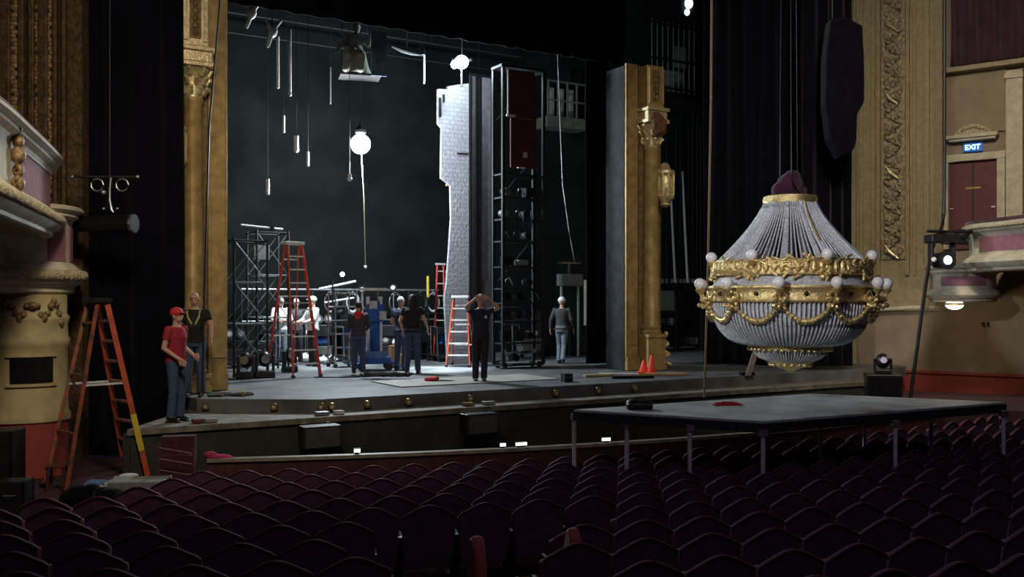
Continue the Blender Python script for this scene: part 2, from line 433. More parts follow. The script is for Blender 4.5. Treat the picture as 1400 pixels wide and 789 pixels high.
#  k: (list of (px ranges) visible, minus the aisle)
aisle = {6: (-1.42, 1.12), 7: (-1.18, .58), 8: (-.75, .36), 9: (-.45, .6), 10: (-.3, .9), 11: (-.3, .9)}
nseat = 0
for k in range(0, 12):
    r = 26.86 + .78 * k
    fz = floor_z(r)
    dal = pitch / r
    ph = (0.5 if k % 2 else 0.0)
    a_ref = math.atan2(-1.38 - CX, CY - 9.3)        # a seat of the sixth row is centred here
    row = []
    for j in range(-14, 30):
        a = a_ref + (j + (ph - .5)) * dal
        x = CX + r * math.sin(a); y = CY - r * math.cos(a)
        if y < 1: continue
        px = 700 + F * x / y
        ytop = HY + (CZ - fz - .94) * F / y
        if px < -45 or px > 1440 or ytop > 800: continue
        if k < 3 and x < -4.62: continue
        if k == 3 and x < -5.2: continue
        if k in aisle and aisle[k][0] < x < aisle[k][1]: continue
        row.append((x, y, a))
    for n, (x, y, a) in enumerate(row):
        if first: s_ = seat0; first = False
        else: s_ = copy_tree(seat0)
        s_.location = (x, y, fz + .003); s_.rotation_euler = (R(random.uniform(-.6, .6)), 0, a + R(random.uniform(-1, 1)))
        s_['label'] = 'dark maroon seat, %s row behind the pit rail, %s from its left' % (ORD[k], ORD[n])
        s_['group'] = 'theatre seats facing the stage'
        nseat += 1
print('SEATS', nseat)
# red end panels at the aisle
def end_panel(px, Y, ztop, label, rz):
    r = math.hypot((px - 700) / F * Y - CX, CY - Y)
    b = floor_z(r)
    t = thing('aisle_end_panel', label, 'seat end', at(px, Y, b + .01), rz, 'padded seat ends beside the aisle')
    H = ztop - b
    out = [(-.17, 0), (.17, 0), (.19, H * .5), (.15, H * .82), (.06, H * .97), (-.02, H), (-.10, H * .94), (-.15, H * .8), (-.19, H * .5)]
    m = MB().slab(out, -.045, .045)
    bmesh.ops.rotate(m.bm, verts=m.bm.verts, cent=(0, 0, 0), matrix=Matrix.Rotation(R(90), 3, 'Z'))
    m.build('pad', M['seatred'], t, bevel=.025)
    MB().box((0, 0, .04), (.12, .42, .08)).build('foot', M['seatiron'], t, smooth=False)
end_panel(652, 6.9, zat(733, 6.9), 'narrow red padded seat end standing alone in the aisle', R(14))
end_panel(783, 7.45, zat(722, 7.45), 'narrow red padded seat end at the left of the right seat block', R(10))
# brass nosing of the aisle step
t = thing('aisle_step', 'low carpeted aisle step with a bright brass nosing at the bottom of the view', 'step', at(718, 9.05, -1.26), R(14))
MB().box((0, -.28, .135), (.78, .5, .27)).build('tread', M['carpet'], t, smooth=False)
MB().box((0, -.02, .285), (.8, .05, .03)).build('nosing', M['brass'], t, smooth=False, bevel=.008)
t = thing('aisle_light', 'tiny brass aisle lamp glowing at the foot of the right seat block', 'lamp', at(765, 8.9, -1.24), R(14))
MB().box((0, 0, .12), (.05, .06, .24)).build('post', M['brass'], t, smooth=False)
MB().ball((0, -.03, .26), .03).build('bulb', mat('aisle_bulb', (1, .9, .7), .4, emit=(1, .75, .4), estr=1.2), t)

# ================================================================== STAGE SHELL
bwA, bwB = S(-12, 10.9), S(15.5, 10.9)
def wall_box(a, b, z0, z1, th, m, name):
    a, b = Vector((a[0], a[1], 0)), Vector((b[0], b[1], 0)); v = b - a
    ang = math.atan2(v.y, v.x)
    o = MB().box((v.length / 2, th / 2, (z1 - z0) / 2), (v.length, th, z1 - z0)).build(name, m, loc=(a.x, a.y, z0), rot=ang, smooth=False)
    return struct(o)
wall_box(bwA, bwB, 0.0, 16, .3, M['backwall'], 'wall_back')
wall_box(S(15.2, 10.9), S(15.2, 4.0), 0.0, 16, .3, M['blackcloth'], 'wall_stage_right')
wall_box(S(-11.8, 2), S(-11.8, 10.9), 0.0, 16, .3, M['backwall'], 'wall_stage_left')
cl = MB().prism([S(-12, 2.2)[:2], S(15.5, 2.2)[:2], S(15.5, 11)[:2], S(-12, 11)[:2]], 13, 13.2).build('ceiling', M['blackcloth'], smooth=False); struct(cl)

def curtain(pts, z0, z1, amp, wl, m, name, label, cat='curtain', th=.02, hem=None, group=None):
    P = [Vector((p[0], p[1])) for p in pts]; L = [0]
    for i in range(1, len(P)): L.append(L[-1] + (P[i] - P[i - 1]).length)
    n = max(8, int(L[-1] / wl * 8)); path = []
    for i in range(n + 1):
        s_ = L[-1] * i / n
        j = max(q for q in range(len(L)) if L[q] <= s_ + 1e-6); j = min(j, len(P) - 2)
        t = (P[j + 1] - P[j]).normalized(); p = P[j] + t * (s_ - L[j])
        w = amp * math.sin(2 * PI * s_ / wl + .8 * math.sin(s_ * 1.3))
        path.append(Vector((p.x - t.y * w, p.y + t.x * w)))
    mb = MB(); rows = 14; g = []
    for r_ in range(rows + 1):
        f = r_ / rows; row = []
        for i, p in enumerate(path):
            zz0 = z0 + (hem(i / n) if hem else 0)
            row.append(mb.bm.verts.new((p.x + .02 * math.sin(f * 9 + i * .3), p.y + .02 * math.cos(f * 7 + i * .5), zz0 + (z1 - zz0) * f)))
        g.append(row)
    for a in range(rows):
        for i in range(n):
            mb.bm.faces.new((g[a][i], g[a][i + 1], g[a + 1][i + 1], g[a + 1][i]))
    o = mb.build(name, m)
    o.modifiers.new('thick', 'SOLIDIFY').thickness = th
    return tag(o, label, cat, group)
# black masking
curtain([S(-5.2, 3.3), S(5.2, 3.3)], 7.42, 12, .05, .5, M['blackcloth'], 'border_curtain', 'long black border curtain hanging over the stage between the gilded towers')
curtain([S(UV(801, 4.6), 4.6), S(UV(834, 4.6), 4.6)], .03, 12, .05, .4, M['blackcloth'], 'leg_curtain', 'narrow black leg curtain hanging left of the right gilded tower')
curtain([at(962, 24.3, 0), at(1040, 24.2, 0), at(1098, 23.9, 0)], .03, 13, .07, .42, M['navycloth'], 'masking_drape', 'wide black drape hanging behind the chandelier')
hemf = lambda t: .55 * (.5 + .5 * math.sin(t * 9)) + (.3 if t > .8 else 0)
curtain([at(1095, 22.6, 0), at(1130, 22.6, 0), at(1163, 22.7, 0)], .10, 12, .09, .35, M['navycloth'], 'masking_drape', 'black drape with a ragged edge hanging beside the right gilded pilaster')
curtain([(-8.05, 16.3), (-7.0, 16.35), (-5.72, 16.55)], -1.0, 13, .06, .45, M['navycloth'], 'masking_drape', 'tall near-black drape left of the left gilded tower, behind the orange ladder')
# bulky black cloth bag hanging high at right
t = thing('hanging_bag', 'bulky black cloth bundle hanging high beside the right pilaster', 'bag', at(1150, 21.6, zat(150, 21.6)))
m = MB().slab([(-.30, 2.0), (.05, 2.05), (.42, 1.85), (.46, .9), (.46, .15), (.30, -.15), (.28, -.75), (.22, -.95), (-.1, -1.1), (-.32, -.7), (-.42, .1), (-.40, 1.2)], -.22, .22)
m.ball((.1, -.15, 1.2), (.3, .15, .5), 12).ball((-.1, -.12, .3), (.3, .2, .5), 12).ball((0, -.1, -.5), (.25, .18, .35), 12)
remeshed(m, 'cloth_bundle', M['navycloth'], .04, t)
MB().cone((-.2, 0, 1.3), (-.2, 0, 4.2), .02).cone((.25, 0, 1.2), (.25, 0, 4.2), .02).build('hanging_strap', M['cable'], t)

# ================================================================== GILDED TOWERS
def tower(sgn, label):
    o = S(sgn * 4.63, 2.5, 0)
    t = thing('portal_tower', label, 'set piece', o, TH)
    def X(a): return sgn * a
    def bx(a0, a1, y0, y1, z0, z1, mb=None):
        mb = mb or MB(); mb.box(((X(a0) + X(a1)) / 2, (y0 + y1) / 2, (z0 + z1) / 2), (abs(a1 - a0), y1 - y0, z1 - z0)); return mb
    # flat pilaster on the onstage side
    m = bx(.012, .36, 0, .06, .22, 7.25)
    bx(.06, .31, -.03, .0, .6, 7.1, m); bx(.012, .38, -.05, .06, .01, .32, m)
    m.build('flat_pilaster', M['gold'], t, smooth=False, bevel=.008)
    m = bx(.0, 1.05, .07, .78, .01, 7.2)
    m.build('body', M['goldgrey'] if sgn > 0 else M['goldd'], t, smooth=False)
    m = bx(.38, 1.05, .0, .07, .01, 7.22)
    m.build('back_panel', M['goldd'], t, smooth=False)
    cx, cy = X(.66), -.12
    ph = .86 if sgn > 0 else .34
    m = bx(.40, .92, -.34, .0, .01, ph); bx(.38, .94, -.38, .0, ph - .08, ph, m); bx(.38, .94, -.38, .0, .01, .12, m)
    m.build('pedestal', M['gold'], t, smooth=False, bevel=.01)
    m = MB().lathe([(.24, ph), (.25, ph + .05), (.21, ph + .1), (.235, ph + .17), (.19, ph + .23), (.185, 2.5), (.165, 5.2), (.19, 5.24), (.19, 5.28), (.17, 5.3)], (cx, cy, 0), 24)
    m.build('column_shaft', M['gold'], t)
    # corinthian style capital
    m = MB().lathe([(.17, 5.28), (.19, 5.4), (.2, 5.6), (.27, 5.78), (.3, 5.82)], (cx, cy, 0), 24)
    for rr, zz, nn in ((.20, 5.38, 10), (.23, 5.55, 10), (.27, 5.7, 8)):
        for i in range(nn):
            a = 2 * PI * (i + (.5 if zz > 5.5 else 0)) / nn
            c = Vector((cx + rr * math.cos(a), cy + rr * math.sin(a), zz))
            m.cap(c, c + Vector((.06 * math.cos(a), .06 * math.sin(a), .10)), .035, .03, 6)
            m.ball(c + Vector((.08 * math.cos(a), .08 * math.sin(a), .09)), .03, 6)
    m.build('capital', M['goldlt'], t)
    m = bx(.33, .98, -.42, .05, 5.84, 5.93); bx(.37, .94, -.38, .05, 5.93, 6.12, m); bx(.32, .99, -.43, .05, 6.12, 6.2, m)
    m.build('abacus_block', M['goldlt'], t, smooth=False, bevel=.015)
    m = bx(.42, .90, -.30, .05, 6.2, 7.2)
    for e in (0, 1):
        bx(.44 + e * .37, .51 + e * .37, -.34, -.30, 6.3, 7.15, m)
    m.build('upper_pilaster', M['goldlt'] if sgn < 0 else M['gold'], t, smooth=False, bevel=.01)  # left one in brighter gilt: the front light is put into its colour
    m = bx(.56, .76, -.32, -.30, 6.35, 7.1)
    for i in range(5):
        m.ball((X(.66), -.33, 6.45 + i * .13), (.05 + .02 * (i % 2), .03, .06), 8)
    m.build('relief_panel', M['goldd'], t)
    # gilded lantern bracket on the offstage side
    lx = X(1.0 if sgn > 0 else 1.02); ly = -.22
    m = MB().lathe([(.05, 3.88), (.14, 3.93), (.10, 3.99), (.20, 4.07), (.23, 4.13), (.17, 4.2), (.2, 4.3), (.21, 4.5), (.17, 4.62), (.24, 4.68), (.24, 4.74), (.14, 4.8), (.1, 4.9), (.03, 4.95)], (lx, ly, 0), 20)
    for i in range(10):
        a = 2 * PI * i / 10
        m.cap((lx + .2 * math.cos(a), ly + .2 * math.sin(a), 4.1), (lx + .215 * math.cos(a), ly + .215 * math.sin(a), 4.68), .022, .022, 6)
    m.build('lantern', M['goldlt'], t)
    MB().box(((lx + X(.86)) / 2, ly + .1, 4.4), (abs(lx - X(.86)) + .04, .3, .12)).build('lantern_bracket', M['goldd'], t, smooth=False)
    if sgn > 0:
        # ornate gilt scroll bracket at the foot and gathered swag near the capital
        m = MB()
        for i in range(26):
            a = i * .75; rr = .05 + .010 * i
            m.ball((X(1.02) + .16 * math.cos(a) * (1 - i / 34), -.18 + .02 * math.sin(a * 2), .12 + i * .03), (.06, .06, .05), 8)
        m.build('scroll_foot', M['goldlt'], t)
        m = MB()
        for i in range(12):
            m.ball((X(.52 + .06 * (i % 5)), -.42 - .02 * (i % 3), 5.95 - .07 * (i // 2) + .02 * (i % 3)), (.11, .08, .12), 10)
        m.build('gathered_swag', mat('dusty_red_swag', (.16, .07, .035), .8, var=.3), t)
    return t
tower(-1, 'tall gilded column and pilaster at the left edge of the stage')
tower(1, 'tall gilded tower with dark flank at the right of the stage, behind the traffic cone')
# cable hanging down the left tower
p = [at(304, 16.0, 7.2), at(296, 16.05, 6.0), at(286, 16.1, 4.6), at(281, 16.2, 2.5), at(278, 16.25, 1.2), at(277, 16.2, .05)]
tag(MB().tube(p, .016, 6).build('hanging_cable', M['cable']), 'thin black cable hanging in front of the left gilded column', 'cable')

# ================================================================== CHANDELIER
CD = 14.2
cx0, cy0 = at(1080, CD, 0)[:2]
ch = thing('chandelier', 'giant beaded and gilded chandelier with white globes hanging over the platform', 'chandelier', (cx0, cy0, 0))
def cz(py): return zat(py, CD)
pxm = CD / F
# crown ring
MB().lathe([(.36, cz(280)), (.385, cz(279)), (.395, cz(274)), (.385, cz(269)), (.35, cz(268)), (.32, cz(272)), (.32, cz(279)), (.36, cz(280))], n=40, cap=False).build('crown_ring', M['chgold'], ch)
def skirt_r(f): return .37 + (1.06 - .37) * (f ** 1.55 * .62 + f * .38)
def strand_mesh(profile, nstr, rad, n=5):
    m = MB()
    for i in range(nstr):
        a = 2 * PI * i / nstr
        m.tube([(r * math.cos(a), r * math.sin(a), z) for r, z in profile], rad, n)
    return m
prof = [(skirt_r(f / 10), cz(278) + (cz(358) - cz(278)) * f / 10) for f in range(11)]
m = strand_mesh(prof, 96, .0125)
for i in range(16):          # thicker bunches of strands
    a = 2 * PI * (i + .4 * math.sin(i * 2.3)) / 16
    for q in (-.03, 0, .03): m.tube([((r + .012) * math.cos(a + q), (r + .012) * math.sin(a + q), z) for r, z in prof], .014, 5)
m.build('bead_skirt', M['bead'], ch)
MB().tube([((r + .02) * math.cos(R(-76)), (r + .02) * math.sin(R(-76)), z) for r, z in prof[:8]], .018, 6).build('gilt_skirt_rib', M['chgold'], ch)
def band(z0, z1, r, name, nros, dark=True):
    m = MB().lathe([(r - .03, z0), (r + .03, z0), (r + .045, z0 + .02), (r + .02, (z0 + z1) / 2), (r + .045, z1 - .02), (r + .03, z1), (r - .03, z1), (r - .03, z0)], n=66, cap=False)
    for i in range(nros * 3):
        a = 2 * PI * (i + .5) / (nros * 3)
        m.ball((r * 1.03 * math.cos(a), r * 1.03 * math.sin(a), (z0 + z1) / 2), (.045, .045, (z1 - z0) * .42), 8)
    rr = random.Random(4)
    for i in range(190):
        a = rr.uniform(0, 2 * PI); zz = rr.uniform(z0 - .03, z1 + .03)
        c = Vector((r * 1.055 * math.cos(a), r * 1.055 * math.sin(a), zz)); d = Vector((-math.sin(a), math.cos(a), rr.uniform(-1, 1))).normalized() * .05
        m.cap(c - d, c + d, .024, .012, 6)
    return m.build(name, M['chgold'], ch)
band(cz(378), cz(357), 1.09, 'upper_band', 22)
m = MB().lathe([(1.06, cz(378)), (1.10, cz(384)), (1.14, cz(393))], n=66, cap=False)
m.build('middle_netting', M['beadback'], ch)
b2 = MB().lathe([(1.12, cz(413)), (1.19, cz(413)), (1.20, cz(411)), (1.175, cz(408)), (1.175, cz(397)), (1.20, cz(394)), (1.19, cz(391)), (1.12, cz(391)), (1.12, cz(413))], n=66, cap=False)
b2.build('lower_band', M['chgold'], ch)
NA = 11; A0 = R(-90 + 10.5)
def dirv(a): return Vector((math.cos(a), math.sin(a), 0))
rosm = mat('rosette_dark', (.05, .035, .02), .4, .5)
for i in range(NA):
    a = A0 + 2 * PI * (i + .5) / NA
    c = dirv(a) * 1.19 + Vector((0, 0, cz(402)))
    MB().ball(c, .032, 10).build('rosette', rosm, ch)
# bowl
bowl = []
for i in range(13):
    f = i / 12; ang = f * PI / 2
    r = .56 + (1.15 - .56) * math.cos(ang * .98) ** .85
    z = cz(413) + (cz(471) - cz(413)) * math.sin(ang) ** 1.05
    bowl.append((r, z))
strand_mesh(bowl, 112, .0135).build('bead_bowl', M['bead'], ch)
MB().lathe([(r - .035, z) for r, z in bowl], n=48, cap=False).build('bowl_netting', M['beadback'], ch)
m = MB().lathe([(.53, cz(477)), (.60, cz(476)), (.61, cz(472)), (.58, cz(469)), (.53, cz(469)), (.53, cz(477))], n=44, cap=False)
for i in range(40):
    a = 2 * PI * i / 40; m.ball(dirv(a) * .6 + Vector((0, 0, cz(477))), .028, 6)
m.build('bottom_ring', M['chgold'], ch)
dish = [(.55, cz(477)), (.52, cz(483)), (.44, cz(489)), (.32, cz(494)), (.2, cz(498))]
strand_mesh(dish, 80, .011).build('bead_dish', M['bead'], ch)
m = MB().lathe([(.30, cz(493)), (.33, cz(495)), (.28, cz(499)), (.18, cz(503)), (.06, cz(507)), (.01, cz(510))], n=28)
for i in range(18):
    a = 2 * PI * i / 18; m.ball(dirv(a) * .29 + Vector((0, 0, cz(498))), .035, 6)
m.build('finial', M['chgold'], ch)
# festoons of the lower band
for i in range(NA):
    a1 = A0 + 2 * PI * i / NA; m = MB()
    for j in range(15):
        f = j / 14; a = a1 + 2 * PI / NA * f
        sag = 1 - (2 * f - 1) ** 2
        c = dirv(a) * (1.21 - .10 * sag ** 2 + .03) + Vector((0, 0, cz(414) - .26 * sag ** .9))
        m.ball(c, .03 + .012 * sag + .006 * (j % 2), 7)
    m.build('festoon', M['chgold'], ch)
def arm(a, r0, r1, z0, zg, double):
    d = dirv(a); m = MB()
    pts = []
    for j in range(11):
        f = j / 10
        rr = r0 + (r1 - r0) * f
        pts.append(d * rr + Vector((0, 0, z0 - .13 * math.sin(f * PI) + (zg - .14 - z0) * f ** 2)))
    m.tube(pts, [.03 - .012 * abs(j - 5) / 5 for j in range(11)], 7)
    side = Vector((-d.y, d.x, 0))
    for sgn in (-1, 1):
        m.tube([d * (r0 + (r1 - r0) * .35) + side * sgn * .09 * math.sin(q * PI / 6) + Vector((0, 0, z0 - .12 + q * .03)) for q in range(7)], .016, 6)
        m.ball(d * (r0 + (r1 - r0) * .6) + side * sgn * .06 + Vector((0, 0, z0 - .05)), .04, 7)
    for q in range(9):
        f = .3 + .08 * q
        m.ball(d * (r0 + (r1 - r0) * f) + side * .07 * math.sin(q * 2.2) + Vector((0, 0, z0 - .10 + .05 * math.cos(q * 1.9))), .034, 6)
    m.lathe([(.01, zg - .16), (.04, zg - .14), (.07, zg - .09), (.045, zg - .07)], d * r1, 12)
    for q in range(5):
        m.ball(d * (r1 - .05 * q) + Vector((0, 0, z0 - .16 - .02 * (q % 2))), .026, 6)
    o = m.build('candle_arm', M['chgold'], ch)
    g = MB().ball(d * r1 + Vector((0, 0, zg)), .082, 18); g.build('globe', M['globe'], o)
for i in range(NA): arm(A0 + 2 * PI * i / NA, 1.17, 1.36, cz(404), cz(388), True)
for i in range(7): arm(R(-90 + 9) + 2 * PI * i / 7, 1.07, 1.16, cz(368), cz(352), True)
m = MB()
for (x, y, z, s_) in ((0, 0, .1, .2), (.12, .05, .0, .15), (-.14, 0, .02, .14), (.02, -.05, .2, .13)):
    m.ball((x, y, cz(262) + z), (s_, s_, s_ * .9), 14)
remeshed(m, 'plum_cover', M['plum'], .02, ch)
m = MB()
for q in range(3):
    a = 2 * PI * q / 3 + .4
    m.tube([dirv(a) * .36 + Vector((0, 0, cz(274))), dirv(a) * .15 + Vector((0, 0, cz(240))), dirv(a) * .1 + Vector((0, 0, 9.5))], .012, 6)
m.cone((0, 0, cz(276)), (0, 0, cz(240)), .03)
m.build('suspension_cable', M['cable'], ch)
m = MB()
for q in range(8):
    a = 2 * PI * q / 8; m.cone((0, 0, cz(274)), dirv(a) * .36 + Vector((0, 0, cz(274))), .015)
m.build('crown_spokes', M['chgold'], ch)

# ================================================================== RIGHT PLATFORM
PZ = .12
A_ = Vector((3.22, 12.14)); B_ = Vector((.88, 13.43)); C_ = Vector((4.95, 15.72)); D_ = Vector((7.47, 14.4))
pf = thing('platform', 'wide temporary plywood platform on thin metal legs standing over the right seats', 'platform', (A_.x, A_.y, 0))
def rel(v): return (v[0] - A_.x, v[1] - A_.y)
poly = [rel(B_), rel(A_), rel(D_), rel(C_)]
MB().prism(poly, PZ - .03, PZ).build('deck_top', M['plat'], pf, smooth=False)
m = MB()
for a, b in ((B_, A_), (A_, D_), (D_, C_), (C_, B_)):
    v = (b - a); m.box((*((Vector(rel(a)) + Vector(rel(b))) / 2), PZ - .09), (v.length, .05, .12), rot=math.atan2(v.y, v.x))
m.build('edge_frame', M['platedge'], pf, smooth=False)
m = MB()
for f in (.33, .66):
    a = A_.lerp(D_, f); b = B_.lerp(C_, f); v = b - a
    m.box((*((Vector(rel(a)) + Vector(rel(b))) / 2), PZ - .07), (v.length - .1, .05, .08), rot=math.atan2(v.y, v.x))
v = D_ - A_; mm = (A_ + B_) / 2; nn = (C_ + D_) / 2
m.box((*((Vector(rel(mm)) + Vector(rel(nn))) / 2), PZ - .07), (v.length - .1, .05, .08), rot=math.atan2(v.y, v.x))
m.build('joist', M['platedge'], pf, smooth=False)
legs = [(785, 13.55), (857, 13.2), (943, 12.7), (1043, 12.3), (1122, 13.9), (1224, 13.15), (1182, 15.0), (1273, 14.75), (1372, 14.35)]
for px, Y in legs:
    best = min((abs(((math.hypot((px - 700) / F * (Y + q * .02) - CX, CY - Y - q * .02) - 26.86) % .78) - .26) + abs(q) * .004, Y + q * .02) for q in range(-22, 23))
    x, y, _ = at(px, best[1], 0)
    r = math.hypot(x - CX, CY - y); b = floor_z(r)
    m = MB().cone((x - A_.x, y - A_.y, b + .04), (x - A_.x, y - A_.y, PZ - .14), .030, n=12)
    o = m.build('leg', M['alu'], pf)
    MB().lathe([(.06, b + .005), (.06, b + .02), (.035, b + .06)], (x - A_.x, y - A_.y, 0), 12).build('foot', M['blackm'], o)
    MB().box((x - A_.x, y - A_.y, PZ - .14), (.1, .1, .08)).build('leg_bracket', M['steel'], o, smooth=False)
# things on the platform
t = thing('equipment_bag', 'lumpy black equipment bag on the left corner of the platform', 'bag', at(874, 13.45, PZ))
remeshed(MB().ball((0, 0, .06), (.2, .12, .075), 16).ball((-.08, .02, .09), (.11, .1, .06), 12).ball((.1, 0, .08), (.1, .09, .06), 12).box((0, 0, .045), (.36, .2, .08)), 'bag_body', M['blackp'], .015, t)
MB().tube([(-.1, -.08, .1), (-.05, -.1, .17), (.05, -.1, .17), (.1, -.08, .1)], .01, 6).build('handle', M['blackp'], t)
t = MB().tube([(.22 * math.cos(a * .5) * (1 - a * .01), .14 * math.sin(a * .5) * (1 - a * .01), .015 + .001 * a) for a in range(30)], .012, 6).build('red_cable_coil', M['redc'], loc=at(994, 13.9, PZ))
tag(t, 'thin red cable coiled loosely on the plywood platform', 'cable')
t = thing('leaning_board', 'small pale board with dusty pink edge leaning over at the stage edge below the chandelier', 'board', at(1026, 20.9, 0.002), R(10))
m = MB().slab([(-.12, .0), (.0, .0), (.16, .46), (.05, .50)], -.02, .02); m.build('board_face', mat('dusty_pink_board', (.30, .24, .23), .9, var=.3), t, smooth=False)
MB().slab([(-.18, 0), (.12, 0), (.12, .07), (-.18, .07)], .03, .2).build('base_block', M['blackm'], t, smooth=False)

# ================================================================== LADDERS
def ladder(name, label, loc, rot, H, spread, wb, wt, nr, m_front, m_rear, m_rung, rung_w=.075, labels=False):
    t = thing(name, label, 'ladder', loc, rot)
    # front frame at -Y, rear frame at +Y, meeting at the top
    sp = spread / 2
    for sx in (-1, 1):
        for side, mm_, nm in ((-1, m_front, 'front_rail'), (1, m_rear, 'rear_rail')):
            mb_ = MB(); a = Vector((sx * wb / 2, side * sp, 0.0)); b = Vector((sx * wt / 2, side * .07, H - .03))
            q = (b - a).to_track_quat('Z', 'Y').to_matrix().to_4x4()
            bmesh.ops.create_cube(mb_.bm, size=1, matrix=Matrix.Translation((a + b) / 2) @ q @ Matrix.Diagonal((.028, .075 if side < 0 else .05, (b - a).length, 1)))
            o = mb_.build(nm, mm_, t, smooth=False)
            MB().box((a.x, a.y, .03), (.05, .10, .06)).build('rubber_foot', M['blackp'], o, smooth=False)
            if labels and side < 0 and sx == labels:
                l = MB(); c = a.lerp(b, .28); q2 = q
                bmesh.ops.create_cube(l.bm, size=1, matrix=Matrix.Translation(c) @ q2 @ Matrix.Diagonal((.034, .08, .55, 1)))
                l.build('caution_label', M['yellow'], o, smooth=False)
    for i in range(nr):
        f = (i + 1) / (nr + 1)
        y = -(sp + (.07 - sp) * f); w = wb + (wt - wb) * f
        MB().box((0, y, H * f), (w - .03, rung_w, .032)).build('rung', m_rung, t, smooth=False)
    for f in (.3, .6, .88):
        y = (sp + (.07 - sp) * f); w = wb + (wt - wb) * f
        MB().box((0, y, H * f), (w - .03, .03, .035)).build('rear_brace', M['alu'] if m_rung is M['alu'] else m_rear, t, smooth=False)
    f = .55; y = sp + (.07 - sp) * f
    for sx in (-1, 1):
        x = sx * ((wb + (wt - wb) * f) / 2 - .03)
        MB().box((x, 0, H * f), (.012, 2 * y, .03)).build('spreader', M['alu'], t, smooth=False)
    MB().box((0, 0, H), (wt + .10, .26, .07)).build('top_cap', M['alu'] if m_rung is M['alu'] else M['blackp'], t, smooth=False, bevel=.012)
    return t
# left big orange ladder: steps to the right, seen from the side
LH = 1.66 + 1.0
ladder('step_ladder', 'tall scuffed orange stepladder open in front of the left drape and ochre pier', at(133, 13.75, -1.0), R(138), LH, 1.2, .72, .32, 8, M['orange'], M['oldorange'], M['oldorange'], labels=-1)
ladder('step_ladder', 'tall red stepladder with bright metal treads on the stage', at(401, 21.0, .0), R(38), zat(331, 21.0) - .03, 1.35, .64, .33, 9, M['redfib'], M['redfib'], M['alu'])
ladder('step_ladder', 'shorter red stepladder with silver treads beside the man holding his head', at(630, 24.0, 0), R(-6), zat(406, 24.0), .9, .58, .34, 5, M['orange'], M['orange'], M['alu'], rung_w=.1)

# ================================================================== WORK LAMPS
LY = 22.9
def point(name, loc, power, color, rad):
    l = bpy.data.lights.new(name, 'POINT'); l.energy = power; l.color = color; l.shadow_soft_size = rad
    o = bpy.data.objects.new(name, l); COL.objects.link(o); o.location = loc; return o
L1 = at(493, LY, zat(197, LY))
t = thing('work_lamp', 'blinding white work lamp hanging over the middle of the stage', 'lamp', L1)
MB().ball((0, 0, 0), .235, 24).build('bulb', M['bulb'], t)
MB().lathe([(.05, .24), (.13, .26), (.15, .34), (.06, .42), (.02, .5)], n=20).build('socket', M['blackm'], t)
MB().tube([(0, 0, .48), (0, 0, 5)], .012, 6).build('supply_cable', M['cable'], t)
MB().tube([(.02, -.0, -.2), (.08, -.0, -1.3), (.12, -.02, zat(365, LY) - L1.z)], .011, 6).build('pull_cord', M['rope'], t)
MB().ball((.12, -.02, zat(365, LY) - L1.z), .04, 8).build('cord_weight', M['white'], t)
point('work_light', L1 + Vector((0, -.05, -.55)), 1500, (.80, .92, 1), .22)
L2 = at(631, 23.9, zat(85, 23.9))
t = thing('work_lamp', 'bright white twin work lamp above the pale stone scenic flat', 'lamp', L2)
MB().ball((0, 0, 0), .17, 20).ball((-.17, 0, -.06), .10, 16).build('bulb', M['bulb2'], t)
MB().cone((0, .02, -.62), (0, .02, -.12), .03).build('stem', M['chrome'], t)
MB().box((0, .2, .1), (.5, .06, .06)).cone((0, .2, .1), (0, .2, 4), .015).build('mount', M['blackm'], t)
point('work_light_small', L2 + Vector((.0, -.45, -.25)), 170, (.75, .9, 1), .15)

# ================================================================== SCENIC FLATS AND CENTRE TOWER
v0 = 6.8
u0, u1, u2, u3 = UV(599, v0), UV(640, v0), UV(653, v0), UV(672, v0)
org = S(u0, v0, 0)
def flz(py): return zat(py, org.y + .3)
def fu(px): return UV(px, v0) - u0
t = thing('stone_flat', 'pale stone-painted scenic flat with a jagged left edge, under the smaller work lamp', 'scenic flat', org, TH)
outl = [(fu(612), .01), (fu(641), .01), (fu(641), flz(112)), (fu(625), flz(116)), (fu(612), flz(120)), (fu(612), flz(124)), (fu(599), flz(125)), (fu(599), flz(172)),
        (fu(604), flz(177)), (fu(603), flz(245)), (fu(616), flz(254)), (fu(617), flz(300)), (fu(614), flz(345)), (fu(611), flz(385)), (fu(608), flz(410)), (fu(610), flz(450))]
MB().slab(outl, 0, .09).build('stone_face', M['stone'], t, smooth=False)
m = MB()
for z in (.15, 2.4, 4.7, 7.1): m.box(((fu(641) + fu(612)) / 2, .13, z), (fu(641) - fu(612) - .05, .07, .09))
m.build('rear_frame', M['wood'], t, smooth=False)
MB().box((fu(601), -.03, flz(150)), (.06, .05, .5)).box((fu(606), -.03, flz(137)), (.05, .05, .2)).build('hinge_strap', M['blackm'], t, smooth=False)
MB().box((fu(632), -.02, flz(210)), (.32, .03, .04)).build('seam_batten', M['blackm'], t, smooth=False)
t = thing('grey_flat', 'narrow grey scenic flat with dark vertical battens beside the stone flat', 'scenic flat', S(u1 + .03, v0, 0), TH)
W = u3 - u1 - .03
MB().box((W * .72, .03, 3.85), (W * .52, .08, 7.6)).build('flat_face', M['greyflat'], t, smooth=False)
MB().box((W * .24, .05, 3.85), (W * .34, .08, 7.6)).build('dark_strip', M['darkflat'], t, smooth=False)
m = MB()
for f in (.04, .3, .46, .98): m.box((W * f, -.03, 3.85), (.04, .05, 7.6))
m.box((W * .5, -.03, 7.62), (W, .06, .06))
m.build('batten', M['blackm'], t, smooth=False)
MB().box((W * .72, -.025, 1.1), (W * .5, .02, 2.2)).build('lower_skirt', M['darkflat'], t, smooth=False)

